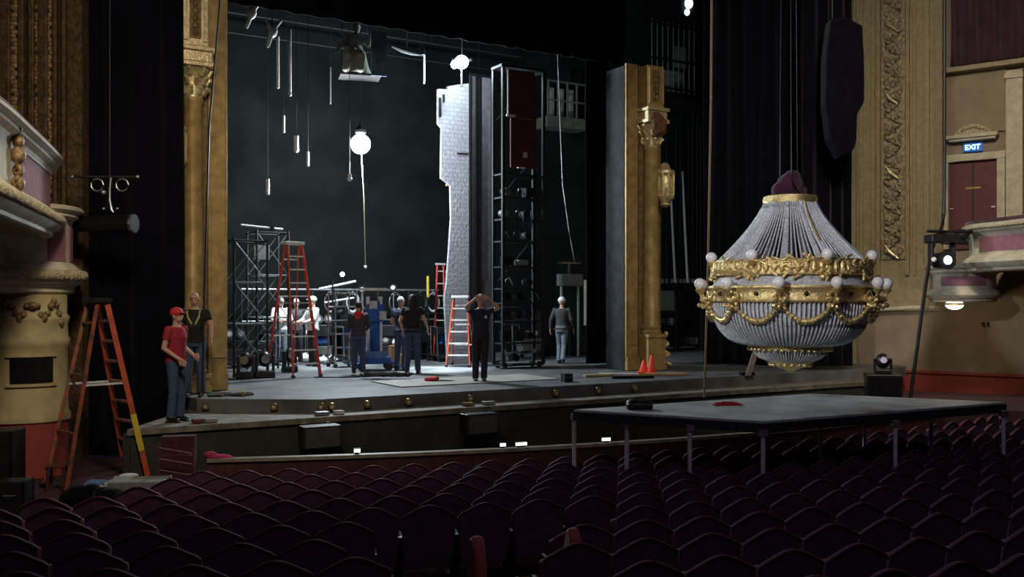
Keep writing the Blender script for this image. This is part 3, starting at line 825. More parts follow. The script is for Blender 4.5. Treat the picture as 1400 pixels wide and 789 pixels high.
t = thing('equipment_tower', 'tall black steel tower packed with machinery, dark red panels at its top', 'scenic tower', S(UV(687, 4.4), 4.4, 0), TH)
TW = UV(746, 4.4) - UV(687, 4.4); TD = .5; tz = lambda py: zat(py, 23)
for (x, y) in ((.04, .04), (TW - .04, .04), (.04, TD), (TW - .04, TD)):
    MB().box((x, y, 3.7), (.07, .07, 7.2)).build('post', M['rigblk'], t, smooth=False)
for (x, y) in ((.12, .1), (TW - .12, .1), (.12, TD - .06), (TW - .12, TD - .06)):
    MB().cone((x - .03, y, .08), (x + .03, y, .08), .075, n=14).build('caster', M['blackp'], t)
for py in (500, 470, 440, 415, 395, 365, 330, 300, 270, 238):
    z = tz(py); MB().box((TW / 2, TD / 2 + .02, z), (TW - .06, TD - .02, .035)).build('shelf', M['rigblk'], t, smooth=False)
random.seed(3)
for i, py in enumerate((496, 466, 436, 411, 391, 361, 326, 296, 266)):
    z = tz(py); x = .14
    while x < TW - .3:
        w = random.uniform(.12, .3); h = random.uniform(.12, .32)
        mm_ = random.choice([M['blackp'], M['blackm'], M['rigblk'], M['steel'], M['silver'], M['blackp'], M['blackm']])
        kind = random.choice([0, 1, 2])
        if kind == 0:
            MB().box((x + w / 2, random.uniform(.2, .35), z + h / 2 - .02), (w, .25, h)).build('control_unit', mm_, t, smooth=False, bevel=.01)
        elif kind == 1:
            MB().cone((x + w / 2, .2, z + .1), (x + w / 2, .45, z + .1), .09, n=14).build('winch_drum', mm_, t)
        else:
            MB().tube([(x, .15, z + .02), (x + .04, .14, z + .16), (x + w * .6, .15, z + .2), (x + w, .16, z + .03)], .014, 6).build('cable_loop', mm_, t)
        x += w + random.uniform(.05, .16)
for (px, py, w, h) in ((688, 443, .3, .05), (712, 437, .35, .04), (722, 465, .3, .04), (690, 480, .05, .12), (731, 480, .05, .12), (726, 300, .03, .45), (715, 300, .03, .3), (684, 420, .4, .03)):
    z = tz(py); x = UV(px, 4.4) - UV(687, 4.4)
    x = max(.05, min(TW - w / 2 - .02, x)) if w > .1 else x
    MB().box((x if w < .1 else max(x, w / 2 + .02), -.02, z), (w, .03, h)).build('metal_bar', M['chrome'], t, smooth=False)
MB().box((TW * .42, -.0, tz(128)), (TW * .62, .06, 1.15)).build('upper_red_panel', M['redcase'], t, smooth=False, bevel=.01)
MB().box((TW * .46, -.0, tz(195)), (TW * .56, .06, 1.2)).build('lower_red_panel', M['redcase'], t, smooth=False, bevel=.01)
MB().box((TW * .1, -.05, tz(128)), (.035, .035, 1.1)).build('bright_edge_post', M['alu'], t, smooth=False)
MB().box((TW * .16, -.05, tz(159)), (.24, .05, .05)).build('clamp', M['alu'], t, smooth=False)
MB().box((TW * .4, -.05, tz(229)), (.2, .05, .03)).build('clamp', M['alu'], t, smooth=False)
MB().box((TW * .5, -.035, tz(211)), (.12, .012, .13)).build('paper_tag', M['paper'], t, smooth=False)
m = MB()
for z in (2.0, 4.0, 6.0):
    m.cone((.05, TD, z), (TW - .05, TD, z + 1.2), .012)
m.build('cross_brace', M['rigblk'], t)
MB().box((TW / 2, TD / 2, 7.32), (TW + .05, TD, .06)).build('top_plate', M['rigblk'], t, smooth=False)

# ================================================================== PEOPLE
def person(label, loc, rot, H, pose, shirt, pants, sleeve='short', hair='short', hairm=None, skin=None, extra=None, belly=0.0):
    t = thing('person', label, 'person', loc, rot)
    k = H / 1.75
    sk = skin or M['skin']
    P = dict(elL=(.25, .03, 1.15), elR=(-.25, .03, 1.15), wrL=(.27, -.07, .90), wrR=(-.27, -.07, .90),
             knL=(.10, -.02, .49), knR=(-.10, -.02, .49), anL=(.11, .02, .085), anR=(-.11, .02, .085), head=(0, -.015, 1.635), hturn=0, fdL=(0, -.1, -1), fdR=(0, -.1, -1))
    P.update(pose)
    V = lambda p: Vector(p) * k
    shL, shR = Vector((.185, 0, 1.415)), Vector((-.185, 0, 1.415))
    hipL, hipR = Vector((.09, 0, .92)), Vector((-.09, 0, .92))
    def torso(mb, rings, grow=0.0):
        N = 20; vs = []
        for (z, rx, ry, y) in rings:
            vs.append([mb.bm.verts.new(V(((rx + grow) * math.cos(2 * PI * i / N), y + (ry + grow) * math.sin(2 * PI * i / N), z))) for i in range(N)])
        for a in range(len(vs) - 1):
            for i in range(N): mb.bm.faces.new((vs[a][i], vs[a][(i + 1) % N], vs[a + 1][(i + 1) % N], vs[a + 1][i]))
        mb.bm.faces.new(vs[0]); mb.bm.faces.new(vs[-1])
    rings = [(.86, .15, .11, .01), (.95, .165, .12, .01), (1.06, .145, .105 + belly * .5, -belly * .5), (1.18, .15, .11 + belly, -belly), (1.30, .175, .12, 0), (1.39, .18, .105, .01), (1.44, .14, .085, .01), (1.475, .07, .065, .01)]
    # ---- body, one continuous mesh
    b = MB(); torso(b, rings)
    b.cone(V((0, .012, 1.44)), V((0, -.005, 1.56)), .056 * k, .05 * k, 14)
    hd = V(P['head']); hr = Matrix.Rotation(P['hturn'], 3, 'Z')
    def Hh(x, y, z): return hd + hr @ (Vector((x, y, z)) * k)
    b.ball(Hh(0, .01, .01), (.074 * k, .092 * k, .105 * k), 18)
    b.ball(Hh(0, -.022, -.05), (.056 * k, .062 * k, .062 * k), 14)
    b.cone(Hh(0, -.085, .02), Hh(0, -.108, -.022), .009 * k, .016 * k, 8); b.ball(Hh(0, -.104, -.024), .015 * k, 8)
    b.ball(Hh(0, -.080, -.058), (.026 * k, .012 * k, .010 * k), 8)
    b.ball(Hh(0, -.076, .033), (.055 * k, .018 * k, .010 * k), 8)
    for sx in (-1, 1): b.ball(Hh(sx * .076, .01, -.005), (.012 * k, .022 * k, .034 * k), 8)
    for s_, sh, el, wr, fd in ((1, shL, P['elL'], P['wrL'], P['fdL']), (-1, shR, P['elR'], P['wrR'], P['fdR'])):
        b.cap(V(sh), V(el), .052 * k, .041 * k); b.cap(V(el), V(wr), .040 * k, .026 * k)
        # hand
        w = V(wr); d = Vector(fd).normalized(); fore = (w - V(el)).normalized()
        across = d.cross(Vector((s_, 0, 0)))
        if across.length < .3: across = d.cross(Vector((0, 1, 0)))
        across.normalize()
        pal = w + d * .055 * k
        for q in range(4):
            o_ = across * (q - 1.5) * .021 * k
            b.cap(w + d * .015 * k + o_ * .6, w + d * .09 * k + o_, .015 * k, .012 * k, 8)
            L = (.07, .08, .075, .06)[q] * k
            nrm = d.cross(across).normalized() * s_
            k1 = w + d * (.09 * k + L * .5) + o_ + nrm * .008 * k
            k2 = w + d * (.09 * k + L * .88) + o_ * 1.05 + nrm * .03 * k
            b.cap(w + d * .09 * k + o_, k1, .0105 * k, .0095 * k, 8); b.cap(k1, k2, .0095 * k, .0085 * k, 8)
        tb = w + d * .035 * k + across * .035 * k
        b.cap(tb, tb + (d * .6 + across * .6).normalized() * .035 * k, .013 * k, .0115 * k, 8)
        b.cap(tb + (d * .6 + across * .6).normalized() * .035 * k, tb + (d * .9 + across * .4).normalized() * .065 * k, .0115 * k, .010 * k, 8)
    for hip, kn, an in ((hipL, P['knL'], P['anL']), (hipR, P['knR'], P['anR'])):
        b.cap(V(hip), V(kn), .082 * k, .055 * k); b.cap(V(kn), V(an), .052 * k, .036 * k)
        b.cap(V(an) + Vector((0, .02, -.03)) * k, V(an) + Vector((0, -.13, -.045)) * k, .034 * k, .028 * k)
    body = remeshed(b, 'body', sk, .0075, t)
    for sx in (-1, 1): MB().ball(Hh(sx * .03, -.078, .012), .009 * k, 8).build('eye', M['eye'], t)
    # ---- shirt
    s2 = MB(); torso(s2, [(z, rx, ry, y) for (z, rx, ry, y) in [(.90, .165, .125, .01)] + rings[1:-1] + [(1.465, .085, .075, .01)]], .018)
    fr = 1.0 if sleeve == 'long' else .55
    for s_, sh, el, wr in ((1, shL, P['elL'], P['wrL']), (-1, shR, P['elR'], P['wrR'])):
        e = Vector(el); q = Vector(sh).lerp(e, fr if sleeve != 'long' else 1)
        s2.cone(V(sh), V(q), .068 * k, .060 * k); s2.ball(V(sh), .069 * k)
        if sleeve == 'long':
            s2.ball(V(e), .056 * k); s2.cone(V(e), V(e.lerp(Vector(wr), .95)), .054 * k, .040 * k)
    remeshed(s2, 'jacket' if sleeve == 'long' else 't_shirt', shirt, .011, t)
    # ---- trousers
    p2 = MB(); torso(p2, [(.84, .15, .115, .01), (.93, .17, .125, .01), (1.0, .16, .12, .01)], .013)
    for hip, kn, an in ((hipL, P['knL'], P['anL']), (hipR, P['knR'], P['anR'])):
        a = Vector(an) + Vector((0, 0, -.015))
        p2.cap(V(hip), V(kn), .096 * k, .072 * k, 14); p2.cone(V(kn), V(a), .070 * k, .066 * k, 14)
    remeshed(p2, 'trousers', pants, .012, t)
    for an in (P['anL'], P['anR']):
        s3 = MB(); a = Vector(an)
        s3.ball(V(a + Vector((0, .015, -.03))), (.045 * k, .055 * k, .05 * k), 12)
        s3.cap(V(a + Vector((0, .0, -.04))), V(a + Vector((0, -.13, -.048))), .044 * k, .036 * k, 12)
        s3.box(V(a + Vector((0, -.05, -.077))), (.085 * k, .26 * k, .016 * k))
        remeshed(s3, 'shoe', M['shoe'], .010, t)
    # ---- hair / hats
    hm = hairm or M['hair_d']
    if hair in ('short', 'long', 'cap'):
        h = MB(); h.ball(Hh(0, .022, .028), (.083 * k, .094 * k, .102 * k), 18)
        if hair == 'long':
            h.cap(Hh(0, .055, .0), Hh(0, .085, -.20), .075 * k, .06 * k)
            h.cap(Hh(.05, .04, -.0), Hh(.07, .05, -.17), .045 * k, .04 * k); h.cap(Hh(-.05, .04, 0), Hh(-.07, .05, -.17), .045 * k, .04 * k)
        remeshed(h, 'hair', hm if hair != 'cap' else M['hair_d'], .010, t)
    if hair in ('cap', 'helmet'):
        h = MB(); big = .012 if hair == 'helmet' else .004
        h.ball(Hh(0, .012, .045), ((.088 + big) * k, (.104 + big) * k, (.086 + big) * k), 18)
        if hair == 'helmet': h.lathe([(.10 * k, 0), (.118 * k, .0), (.118 * k, .008 * k), (.1 * k, .012 * k)], Hh(0, .01, .045), 20)
        h.ball(Hh(0, -.12, .045), (.062 * k, .058 * k, .012 * k), 12)
        remeshed(h, 'hard_hat' if hair == 'helmet' else 'baseball_cap', hm, .009, t)
    if extra: extra(t, V, P)
    return t

# man holding his head
def ex_logo(t, V, P):
    MB().ball(V((.09, -.135, 1.30)), (.03, .008, .035), 8).build('shirt_badge', M['white'], t)
person('standing man in black T-shirt and trousers, both hands raised to his head', at(657, 19.4, 0), R(8), 1.78,
       dict(elL=(.35, -.10, 1.48), elR=(-.30, -.14, 1.50), wrL=(.14, -.13, 1.68), wrR=(-.13, -.14, 1.66), fdL=(-.9, .1, .25), fdR=(.9, .1, .25), anL=(.07, .02, .085), anR=(-.10, .02, .085), knL=(.08, -.02, .49)),
       M['navysh'], M['blackpt'], hair='short', hairm=M['hair_g'], extra=ex_logo, belly=.02)
# man walking away in cap
person('man in white hard hat and dark jacket walking away past the equipment tower', at(768, 24.9, 0), R(165), 1.73,
       dict(knL=(.09, -.12, .50), anL=(.09, -.06, .085), knR=(-.06, -.02, .50), anR=(-.06, .16, .12), wrL=(.30, .06, .92), wrR=(-.29, -.14, .93), elL=(.27, .08, 1.16), elR=(-.26, 0, 1.15)),
       M['charjk'], M['jeansl'], sleeve='long', hair='helmet', hairm=M['white'])
# woman in charcoal with red hood
def ex_hood(t, V, P):
    m = MB().ball(V((0, .05, 1.45)), V((.13, .11, .075)), 14).ball(V((.03, .09, 1.38)), V((.09, .06, .09)), 12)
    remeshed(m, 'red_hood', M['redc'], .012, t)
person('person in charcoal jacket with a red hood and dark hair, standing by the blue lift', at(490, 21.3, .03), R(200), 1.60,
       dict(elL=(.26, -.02, 1.14), wrL=(.20, -.18, 1.02), wrR=(-.22, -.16, 1.05)), M['charjk'], M['jeans'], sleeve='long', hair='short', hairm=M['hair_d'], extra=ex_hood)
person('long-haired person in black T-shirt and jeans seen from behind, beside a grey-haired person', at(564, 21.6, 0), R(172), 1.79,
       dict(elL=(.27, .06, 1.16), wrL=(.24, -.06, .95), wrR=(-.33, -.08, 1.0), elR=(-.29, .05, 1.18), anL=(.13, .02, .085), anR=(-.13, .02, .085)), M['blacksh'], M['jeans'], hair='long', belly=.03)
person('grey-haired person half hidden behind the long-haired person in black', at(548, 22.5, 0), R(150), 1.74,
       dict(wrL=(.2, -.18, 1.05), wrR=(-.2, -.16, 1.0)), M['navysh'], M['jeans'], hair='short', hairm=M['hair_g'])
person('crew member in white shirt standing left of the red ladder with arms folded in front', at(384, 24.2, 0), R(40), 1.74,
       dict(elL=(.26, -.05, 1.17), elR=(-.26, -.05, 1.17), wrL=(-.03, -.22, 1.16), wrR=(.03, -.2, 1.2), fdL=(-1, 0, .1), fdR=(1, 0, .1)), M['whitesh'], M['jeansl'], sleeve='long', hair='short', hairm=M['hair_d'])
person('crew member in white shirt and white cap leaning in right behind the red ladder', at(428, 24.0, 0), R(-50), 1.75,
       dict(elL=(.26, -.12, 1.18), elR=(-.26, -.12, 1.18), wrL=(.14, -.32, 1.1), wrR=(-.12, -.32, 1.12), fdL=(-.3, -1, -.2), fdR=(.3, -1, -.2)), M['whitesh'], M['blackpt'], sleeve='long', hair='cap', hairm=M['white'])
person('crew member in dark shirt standing between the two crew members in white', at(405, 24.6, 0), R(10), 1.70, dict(), M['charjk'], M['blackpt'], hair='short', hairm=M['hair_g'], sleeve='long')
# red cap man in profile
person('man in red cap, crimson T-shirt and jeans standing at the left end of the ledge', at(241, 14.75, -.22), R(72), 1.76,
       dict(elL=(.24, .05, 1.14), elR=(-.24, .04, 1.14), wrL=(.17, -.19, 1.02), wrR=(-.17, -.17, .98), fdL=(-.2, -1, -.5), fdR=(.2, -.8, -.6)), M['redsh'], M['jeans'], hair='cap', hairm=M['redcap'])
def ex_vest(t, V, P):
    m = MB().tube([V((.10, -.10, 1.44)), V((.09, -.148, 1.34)), V((.03, -.155, 1.2))], .018, 6).tube([V((-.10, -.10, 1.44)), V((-.09, -.148, 1.34)), V((-.01, -.155, 1.2))], .018, 6)
    m.build('yellow_harness_strap', mat('harness_yellow', (.55, .48, .12), .7), t)
person('tall bald man in black T-shirt with yellow straps, standing before the left gilded column', at(266, 16.35, 0), R(10), 1.80,
       dict(wrL=(.29, -.12, .98), elL=(.27, 0, 1.17)), M['blacksh'], M['jeans'], hair='none', extra=ex_vest, belly=.03)

# ================================================================== STAGE EQUIPMENT
# blue lift
t = thing('personnel_lift', 'blue upright mast lift on a wheeled base in the middle of the stage', 'lift', at(512, 22.6, 0), R(15))
MB().box((0, 0, .24), (.72, .62, .16)).build('chassis', M['blue'], t, smooth=False, bevel=.02)
for sx in (-1, 1):
    for sy in (-1, 1):
        MB().cone((sx * .32, sy * .25 - .03, .09), (sx * .32, sy * .25 + .03, .09), .085, n=16).build('wheel', M['blackp'], t)
        MB().cap((sx * .3, sy * .25, .22), (sx * .55, sy * .45, .12), .03, .025).build('outrigger', M['blue'], t)
MB().box((0, .05, .95), (.24, .2, 1.4)).build('mast', M['blue'], t, smooth=False, bevel=.01)
MB().box((-.15, .05, 1.0), (.06, .24, 1.5)).box((.15, .05, 1.0), (.06, .24, 1.5)).build('mast_rail', M['alu'], t, smooth=False)
MB().box((0, -.08, 1.36), (.42, .16, .42)).build('battery_box', M['blue'], t, smooth=False, bevel=.02)
MB().box((-.05, -.17, 1.55), (.18, .02, .18)).box((.18, -.17, 1.3), (.16, .02, .2)).build('warning_plate', M['paper'], t, smooth=False)
MB().box((-.05, -.05, 1.92), (.62, .4, .06)).build('platform_tray', M['alu'], t, smooth=False)
MB().tube([(-.3, -.2, 1.92), (-.34, -.2, 1.6), (-.25, -.2, 1.45)], .018, 6).build('hand_rail', M['alu'], t)
MB().box((0, -.33, .38), (.5, .05, .16)).build('front_panel', M['bluecloth'], t, smooth=False)

# rolling chrome rack
def rack(px, Y, w, h, d, nsh, label, m, rot=TH, name='wire_rack'):
    t = thing(name, label, 'rack', at(px, Y, 0), rot)
    for sx in (-1, 1):
        for sy in (-1, 1):
            o = MB().cone((sx * w / 2, sy * d / 2, .1), (sx * w / 2, sy * d / 2, h), .022, n=8).build('post', m, t)
            MB().cone((sx * w / 2, sy * d / 2 - .02, .055), (sx * w / 2, sy * d / 2 + .02, .055), .055, n=12).build('caster', M['blackp'], o)
    for i in range(nsh):
        z = .16 + (h - .22) * i / max(1, nsh - 1)
        MB().box((0, 0, z), (w, d, .03)).build('shelf', m, t, smooth=False)
    return t
rack(468, 23.6, .55, 1.9, .5, 6, 'silver wheeled wire rack behind the person in the red hood', M['chrome'])
rack(600, 26.4, .9, 1.35, .5, 3, 'low dark rolling rack at the back of the stage left of the stone flat', M['blackm'], name='rolling_rack')
# stacked bits on the rack
random.seed(12)
# cartons and cases
def case(name, px, Y, z, dim, rot, m, label, cat='case', grp=None):
    t = thing(name, label, cat, at(px, Y, z), rot, grp)
    MB().box((0, 0, dim[2] / 2), dim).build('shell', m, t, smooth=False, bevel=.012)
    w, d, h = dim
    for sx in (-1, 1):
        for sy in (-1, 1): MB().box((sx * (w / 2 - .008), sy * (d / 2 - .008), h / 2 + .003), (.03, .03, h - .006)).build('corner_edging', M['alu'] if m is M['silver'] else (M['crate'] if m is M['crate'] else M['blackm']), t, smooth=False)
    MB().tube([(-.07, -d / 2 - .012, h * .6), (-.05, -d / 2 - .04, h * .6), (.05, -d / 2 - .04, h * .6), (.07, -d / 2 - .012, h * .6)], .008, 6).build('handle', M['steel'], t)
    return t
case('carton', 543, 23.4, 0, (.36, .36, .55), R(20), M['crate'], 'brown open carton on the stage between the blue lift and the long-haired person', 'carton')
t = thing('paper_heap', 'heap of white crumpled paper filling the brown carton', 'paper', at(543, 23.4, .556), 0)
remeshed(MB().ball((0, 0, .05), (.14, .14, .07), 10).ball((.07, .04, .08), .05, 8).ball((-.06, 0, .09), .06, 8), 'crumpled_sheets', M['paper'], .015, t)
case('road_case', 378, 25.5, 0, (.8, .5, .75), TH, M['blackp'], 'black road case behind the crew in white by the red ladder', grp='road cases upstage')
case('road_case', 350, 24.9, 0, (.7, .5, .6), TH, M['blackp'], 'black road case under the scaffold racks at the left', grp='road cases upstage')
case('road_case', 562, 26.7, 0, (.9, .5, .5), TH, M['blackm'], 'low black road case behind the long-haired person', grp='road cases upstage')
case('road_case', 752, 28.3, 0, (.75, .5, 1.35), TH, M['blackm'], 'tall dark cabinet behind the man in the white hard hat', grp='road cases upstage')
case('road_case', 790, 28.6, 0, (.8, .5, .9), TH, M['blackp'], 'dark case right of the man in the white hard hat', grp='road cases upstage')
# white sacks behind ladder
for i, (px, Y, s_) in enumerate(((398, 25.2, .2), (420, 25.4, .26), (441, 24.9, .18), (455, 25.0, .2))):
    t = thing('white_sack', 'white cloth sack on the floor behind the red ladder, %s from the left' % ORD[i], 'sack', at(px, Y, 0), i * .7, 'white sacks behind the red ladder')
    remeshed(MB().ball((0, 0, s_ * .5), (s_, s_ * .8, s_ * .5), 12).ball((s_ * .4, 0, s_ * .7), s_ * .4, 8), 'sack_body', M['paper'], .02, t)
    MB().cone((s_ * .4, 0, s_ * .98), (s_ * .42, 0, s_ * 1.25), s_ * .1, s_ * .16, 8).build('tied_neck', M['paper'], t)

# scaffold racks left
def scaffold(px, Y, w, d, h, label, rot=TH):
    t = thing('scaffold_frame', label, 'scaffold', at(px, Y, 0), rot, 'black scaffold frames left of the red ladder')
    C4 = [(-w / 2, -d / 2), (w / 2, -d / 2), (w / 2, d / 2), (-w / 2, d / 2)]
    for c in C4: MB().cone((*c, .0), (*c, h), .028, n=8).build('upright', M['rigblk'], t)
    n = int(h / .85)
    for i in range(n + 1):
        z = .25 + (h - .3) * i / n
        m = MB()
        for q in range(4): m.cone((*C4[q], z), (*C4[(q + 1) % 4], z), .018, n=6)
        m.build('ring_of_bars', M['steel'] if i in (1, 2) else M['rigblk'], t)
        if i < n:
            z2 = .25 + (h - .3) * (i + 1) / n
            m = MB().cone((*C4[0], z), (*C4[1], z2), .011, n=6).cone((*C4[1], z), (*C4[0], z2), .011, n=6).cone((*C4[3], z), (*C4[2], z2), .011, n=6)
            m.build('cross_brace', M['steel'], t)
    return t
scaffold(336, 20.9, .72, .8, 3.0, 'black cross-braced scaffold frame nearest the left gilded tower')
scaffold(366, 22.6, .75, .8, 3.3, 'taller black scaffold frame with a pale sign, beside the red ladder')
t = MB().box((0, 0, 0), (.36, .02, .33)).build('sign_board', M['silver'], loc=at(358, 21.95, zat(345, 21.95)), rot=TH, smooth=False)
tag(t, 'small pale square board fixed high on the scaffold', 'board')
t = thing('lamp_bar', 'pale metal bar laid across the top of the scaffold frames', 'bar', at(366, 22.3, zat(312, 22.3)), R(20))
MB().cone((-.6, 0, .06), (.35, 0, -.02), .025).build('tube', M['alu'], t)
MB().box((.1, 0, -.02), (.1, .08, .12)).build('clamp', M['blackm'], t, smooth=False)
# dark trolleys beneath
for i, (px, Y, s_) in enumerate(((336, 20.1, .30), (362, 20.4, .34), (396, 21.9, .26))):
    t = thing('moving_light', 'black moving light parked on the floor, %s from the left below the scaffold' % ORD[i], 'stage light', at(px, Y, 0), R(20 * i), 'moving lights parked below the scaffold')
    MB().box((0, 0, .07), (s_ * 1.2, s_, .14)).build('base', M['blackp'], t, smooth=False, bevel=.02)
    for sx in (-1, 1): MB().box((sx * s_ * .52, 0, .3), (.05, .16, .38)).build('yoke_arm', M['blackp'], t, smooth=False, bevel=.02)
    h = MB().ball((0, 0, .40), (s_ * .4, s_ * .45, .17), 14).build('head', M['blackp'], t)
    MB().cone((0, -s_ * .38, .40), (0, -s_ * .47, .40), .09, .09, 16).build('lens', M['chrome'], h)

# back-of-stage clutter: horizontal pipe rail and hanging coils
t = thing('pipe_rail', 'long steel pipe rail on posts along the back of the stage', 'rail', S(UV(330, 9.9), 9.9, 0), TH)
RL = UV(600, 9.9) - UV(330, 9.9)
MB().cone((0, 0, 1.95), (RL, 0, 1.95), .035).build('top_pipe', M['steel'], t)
MB().cone((0, 0, 1.1), (RL, 0, 1.1), .02).build('lower_pipe', M['steel'], t)
for i in range(7): MB().cone((RL * i / 6, 0, 0), (RL * i / 6, 0, 1.95), .03).build('post', M['rigblk'], t)
random.seed(21)
# drum and coil clutter in front of rail
for i, px in enumerate((452, 462, 482, 540, 575, 592)):
    Y = 26.0
    t = thing('cable_coil', 'coil of cable hung on the rear pipe rail, %s from the left' % ORD[i], 'cable', S(UV(px, 9.8), 9.81, 1.60), TH, 'cable coils on the rear rail')
    m = MB()
    for q in range(3):
        m.tube([((.16 + .015 * q) * math.sin(a * PI / 9), -.02 * q, (.24 + .02 * q) * math.cos(a * PI / 9)) for a in range(18)], .014, 6, closed=True)
    m.build('loops', (M['steel'], M['cable'], M['paper'])[i % 3], t)
    MB().cone((0, 0, .2), (0, 0, .36), .012).build('hook', M['steel'], t)
# slanted dark booms with bright tips at centre-left
t = thing('boom_stand', 'dark boom stand with pale slanted arms behind the red ladder', 'stand', at(455, 24.6, 0), 0)
MB().cone((0, 0, 0), (0, 0, 2.2), .035).build('pole', M['blackm'], t)
MB().cone((-.35, 0, 1.95), (.6, 0, 2.15), .03).build('upper_arm', M['alu'], t)
MB().cone((-.2, 0, 1.6), (.55, 0, 1.72), .025).build('lower_arm', M['alu'], t)
MB().ball((.25, 0, 2.33), .06, 10).build('tip_lamp', M['lens'], t)
for q in range(3): MB().cone((0, 0, .25), (.35 * math.cos(q * 2.1), .35 * math.sin(q * 2.1), .01), .02).build('leg', M['blackm'], t)
random.seed(77)
def crew_cart(px, Y, label, rot, kinds):
    t = thing('equipment_cart', label, 'cart', at(px, Y, 0), rot, 'loaded carts at the back of the stage')
    w, d = .8, .5
    for sx in (-1, 1):
        for sy in (-1, 1):
            MB().cone((sx * .33, sy * .2 - .02, .07), (sx * .33, sy * .2 + .02, .07), .07, n=12).build('wheel', M['blackp'], t)
    MB().box((0, 0, .17), (w, d, .05)).build('platform', M['rigblk'], t, smooth=False)
    MB().tube([(-.4, -.2, .18), (-.42, -.2, .95), (-.42, .2, .95), (-.4, .2, .18)], .016, 6).build('push_handle', M['steel'], t)
    z = .2
    for q in kinds:
        h = random.uniform(.16, .3); ww = random.uniform(.4, .68)
        if q == 'b': MB().box((random.uniform(-.04, .04), 0, z + h / 2), (ww, .4, h)).build('stacked_crate', random.choice([M['blackp'], M['blackm'], M['silver'], M['galpaint']]), t, smooth=False, bevel=.012)
        elif q == 'd':
            MB().cone((-.2, 0, z + .13), (.2, 0, z + .13), .13, n=20).build('cable_drum', random.choice([M['steel'], M['blackp'], M['blue']]), t); h = .26
        elif q == 'l':
            MB().cone((-.12, 0, z + .12), (-.12, -.16, z + .16), .11, .13, n=16).build('lamp_head', M['blackp'], t); MB().cone((-.12, -.16, z + .16), (-.12, -.175, z + .163), .07, .07, n=16).build('lamp_lens', M['silver'], t)
            MB().cone((.16, 0, z + .12), (.16, -.16, z + .16), .11, .13, n=16).build('lamp_head', M['blackp'], t); MB().cone((.16, -.16, z + .16), (.16, -.175, z + .163), .07, .07, n=16).build('lamp_lens', M['silver'], t); h = .26
        z += h + .003
    return t
crew_cart(318, 23.3, 'black cart with stacked crates at the far left behind the scaffold', TH, 'bbl')
crew_cart(440, 25.6, 'cart with crates and lamps behind the right side of the red ladder', R(20), 'bdbl')
crew_cart(483, 25.6, 'cart piled with crates behind the person in the red hood', R(40), 'bbdb')
crew_cart(533, 25.5, 'cart with lamps just right of the blue lift', R(10), 'blb')
crew_cart(612, 25.9, 'cart with a cable drum behind the foot of the stone flat', TH, 'bdb')
crew_cart(722, 27.4, 'loaded cart seen through the foot of the equipment tower', TH, 'bbl')
def lamp_stand(px, Y, h, label):
    t = thing('lamp_stand', label, 'stand', at(px, Y, 0), 0, 'lamp stands at the back of the stage')
    MB().cone((0, 0, .1), (0, 0, h), .018).build('pole', M['steel'], t)
    for q in range(3): MB().cone((0, 0, .28), (.3 * math.cos(q * 2.09 + .5), .3 * math.sin(q * 2.09 + .5), .012), .012).build('leg', M['blackm'], t)
    MB().cone((0, .1, h + .08), (0, -.1, h + .06), .09, .11, 16).build('lamp_head', M['blackp'], t)
    MB().cone((0, -.1, h + .06), (0, -.115, h + .06), .06, .06, 16).build('lamp_lens', M['white'], t)
lamp_stand(496, 26.3, 1.9, 'thin lamp stand with a pale round head left of the blue lift')
lamp_stand(538, 26.6, 1.95, 'thin lamp stand with a pale head between the lift and the grey-haired person')
t = thing('metal_table', 'grey metal work table at the back of the stage left of the blue lift', 'table', at(468, 27.1, 0), TH)
MB().box((0, 0, .9), (1.3, .6, .05)).build('table_top', M['steel'], t, smooth=False)
for sx in (-1, 1):
    for sy in (-1, 1): MB().box((sx * .58, sy * .25, .44), (.05, .05, .87)).build('leg', M['steel'], t, smooth=False)
# yellow tube & red frame on back wall
t = thing('yellow_bar_light', 'upright yellow bar beside a red frame at the back of the stage', 'bar', at(585, 27.2, 0), TH)
MB().cone((0, 0, 1.75), (0, 0, 2.35), .04).build('yellow_tube', M['yellow'], t)
MB().cone((0, 0, 0), (0, 0, 1.75), .02).build('stand', M['blackm'], t)
MB().box((0, 0, .03), (.4, .4, .05)).build('base', M['blackm'], t, smooth=False)
t = thing('red_trestle', 'narrow red trestle frame standing beside the yellow bar', 'trestle', at(602, 27.9, 0), TH)
for sx in (-1, 1): MB().cone((sx * .2, 0, 0), (sx * .10, 0, 2.7), .03).build('side_rail', M['redfib'], t)
for i in range(7): MB().box((0, 0, .35 + i * .36), (.36 - i * .025, .05, .03)).build('rung', M['alu'], t, smooth=False)
MB().box((0, 0, 2.72), (.28, .12, .05)).build('top_cap', M['alu'], t, smooth=False)

# things lying on the stage
t = thing('cable_pile', 'tangled pile of black cable on the pale deck in front of the red-hooded person', 'cable', at(528, 20.0, .03))
random.seed(5); m = MB()
pts = []
for a in range(90):
    rr = .16 + .22 * abs(math.sin(a * .37))
    pts.append((rr * 1.5 * math.cos(a * .55), rr * .7 * math.sin(a * .5), .03 + .07 * abs(math.sin(a * .91))))
m.tube(pts, .018, 6); m.build('tangle', M['cable'], t)
MB().tube([(-.3, 0, .03), (-.9, -.15, .02), (-1.5, -.1, .02)], .014, 6).build('trailing_end', M['cable'], t)
t = thing('red_rag', 'bright red rag dropped on dark cloth in the middle of the stage', 'cloth', at(590, 19.3, .025))
remeshed(MB().ball((0, 0, .04), (.13, .1, .05), 10).ball((.08, .05, .05), (.08, .07, .05), 8).ball((-.09, .03, .03), (.07, .07, .04), 8), 'crumpled_cloth', M['redc'], .015, t)
t = MB().ball((0, 0, 0), (.55, .35, .012), 24).build('ground_cloth', M['blackcloth'], loc=at(602, 19.4, .012)); tag(t, 'flat black cloth spread on the stage beneath the red rag', 'cloth')
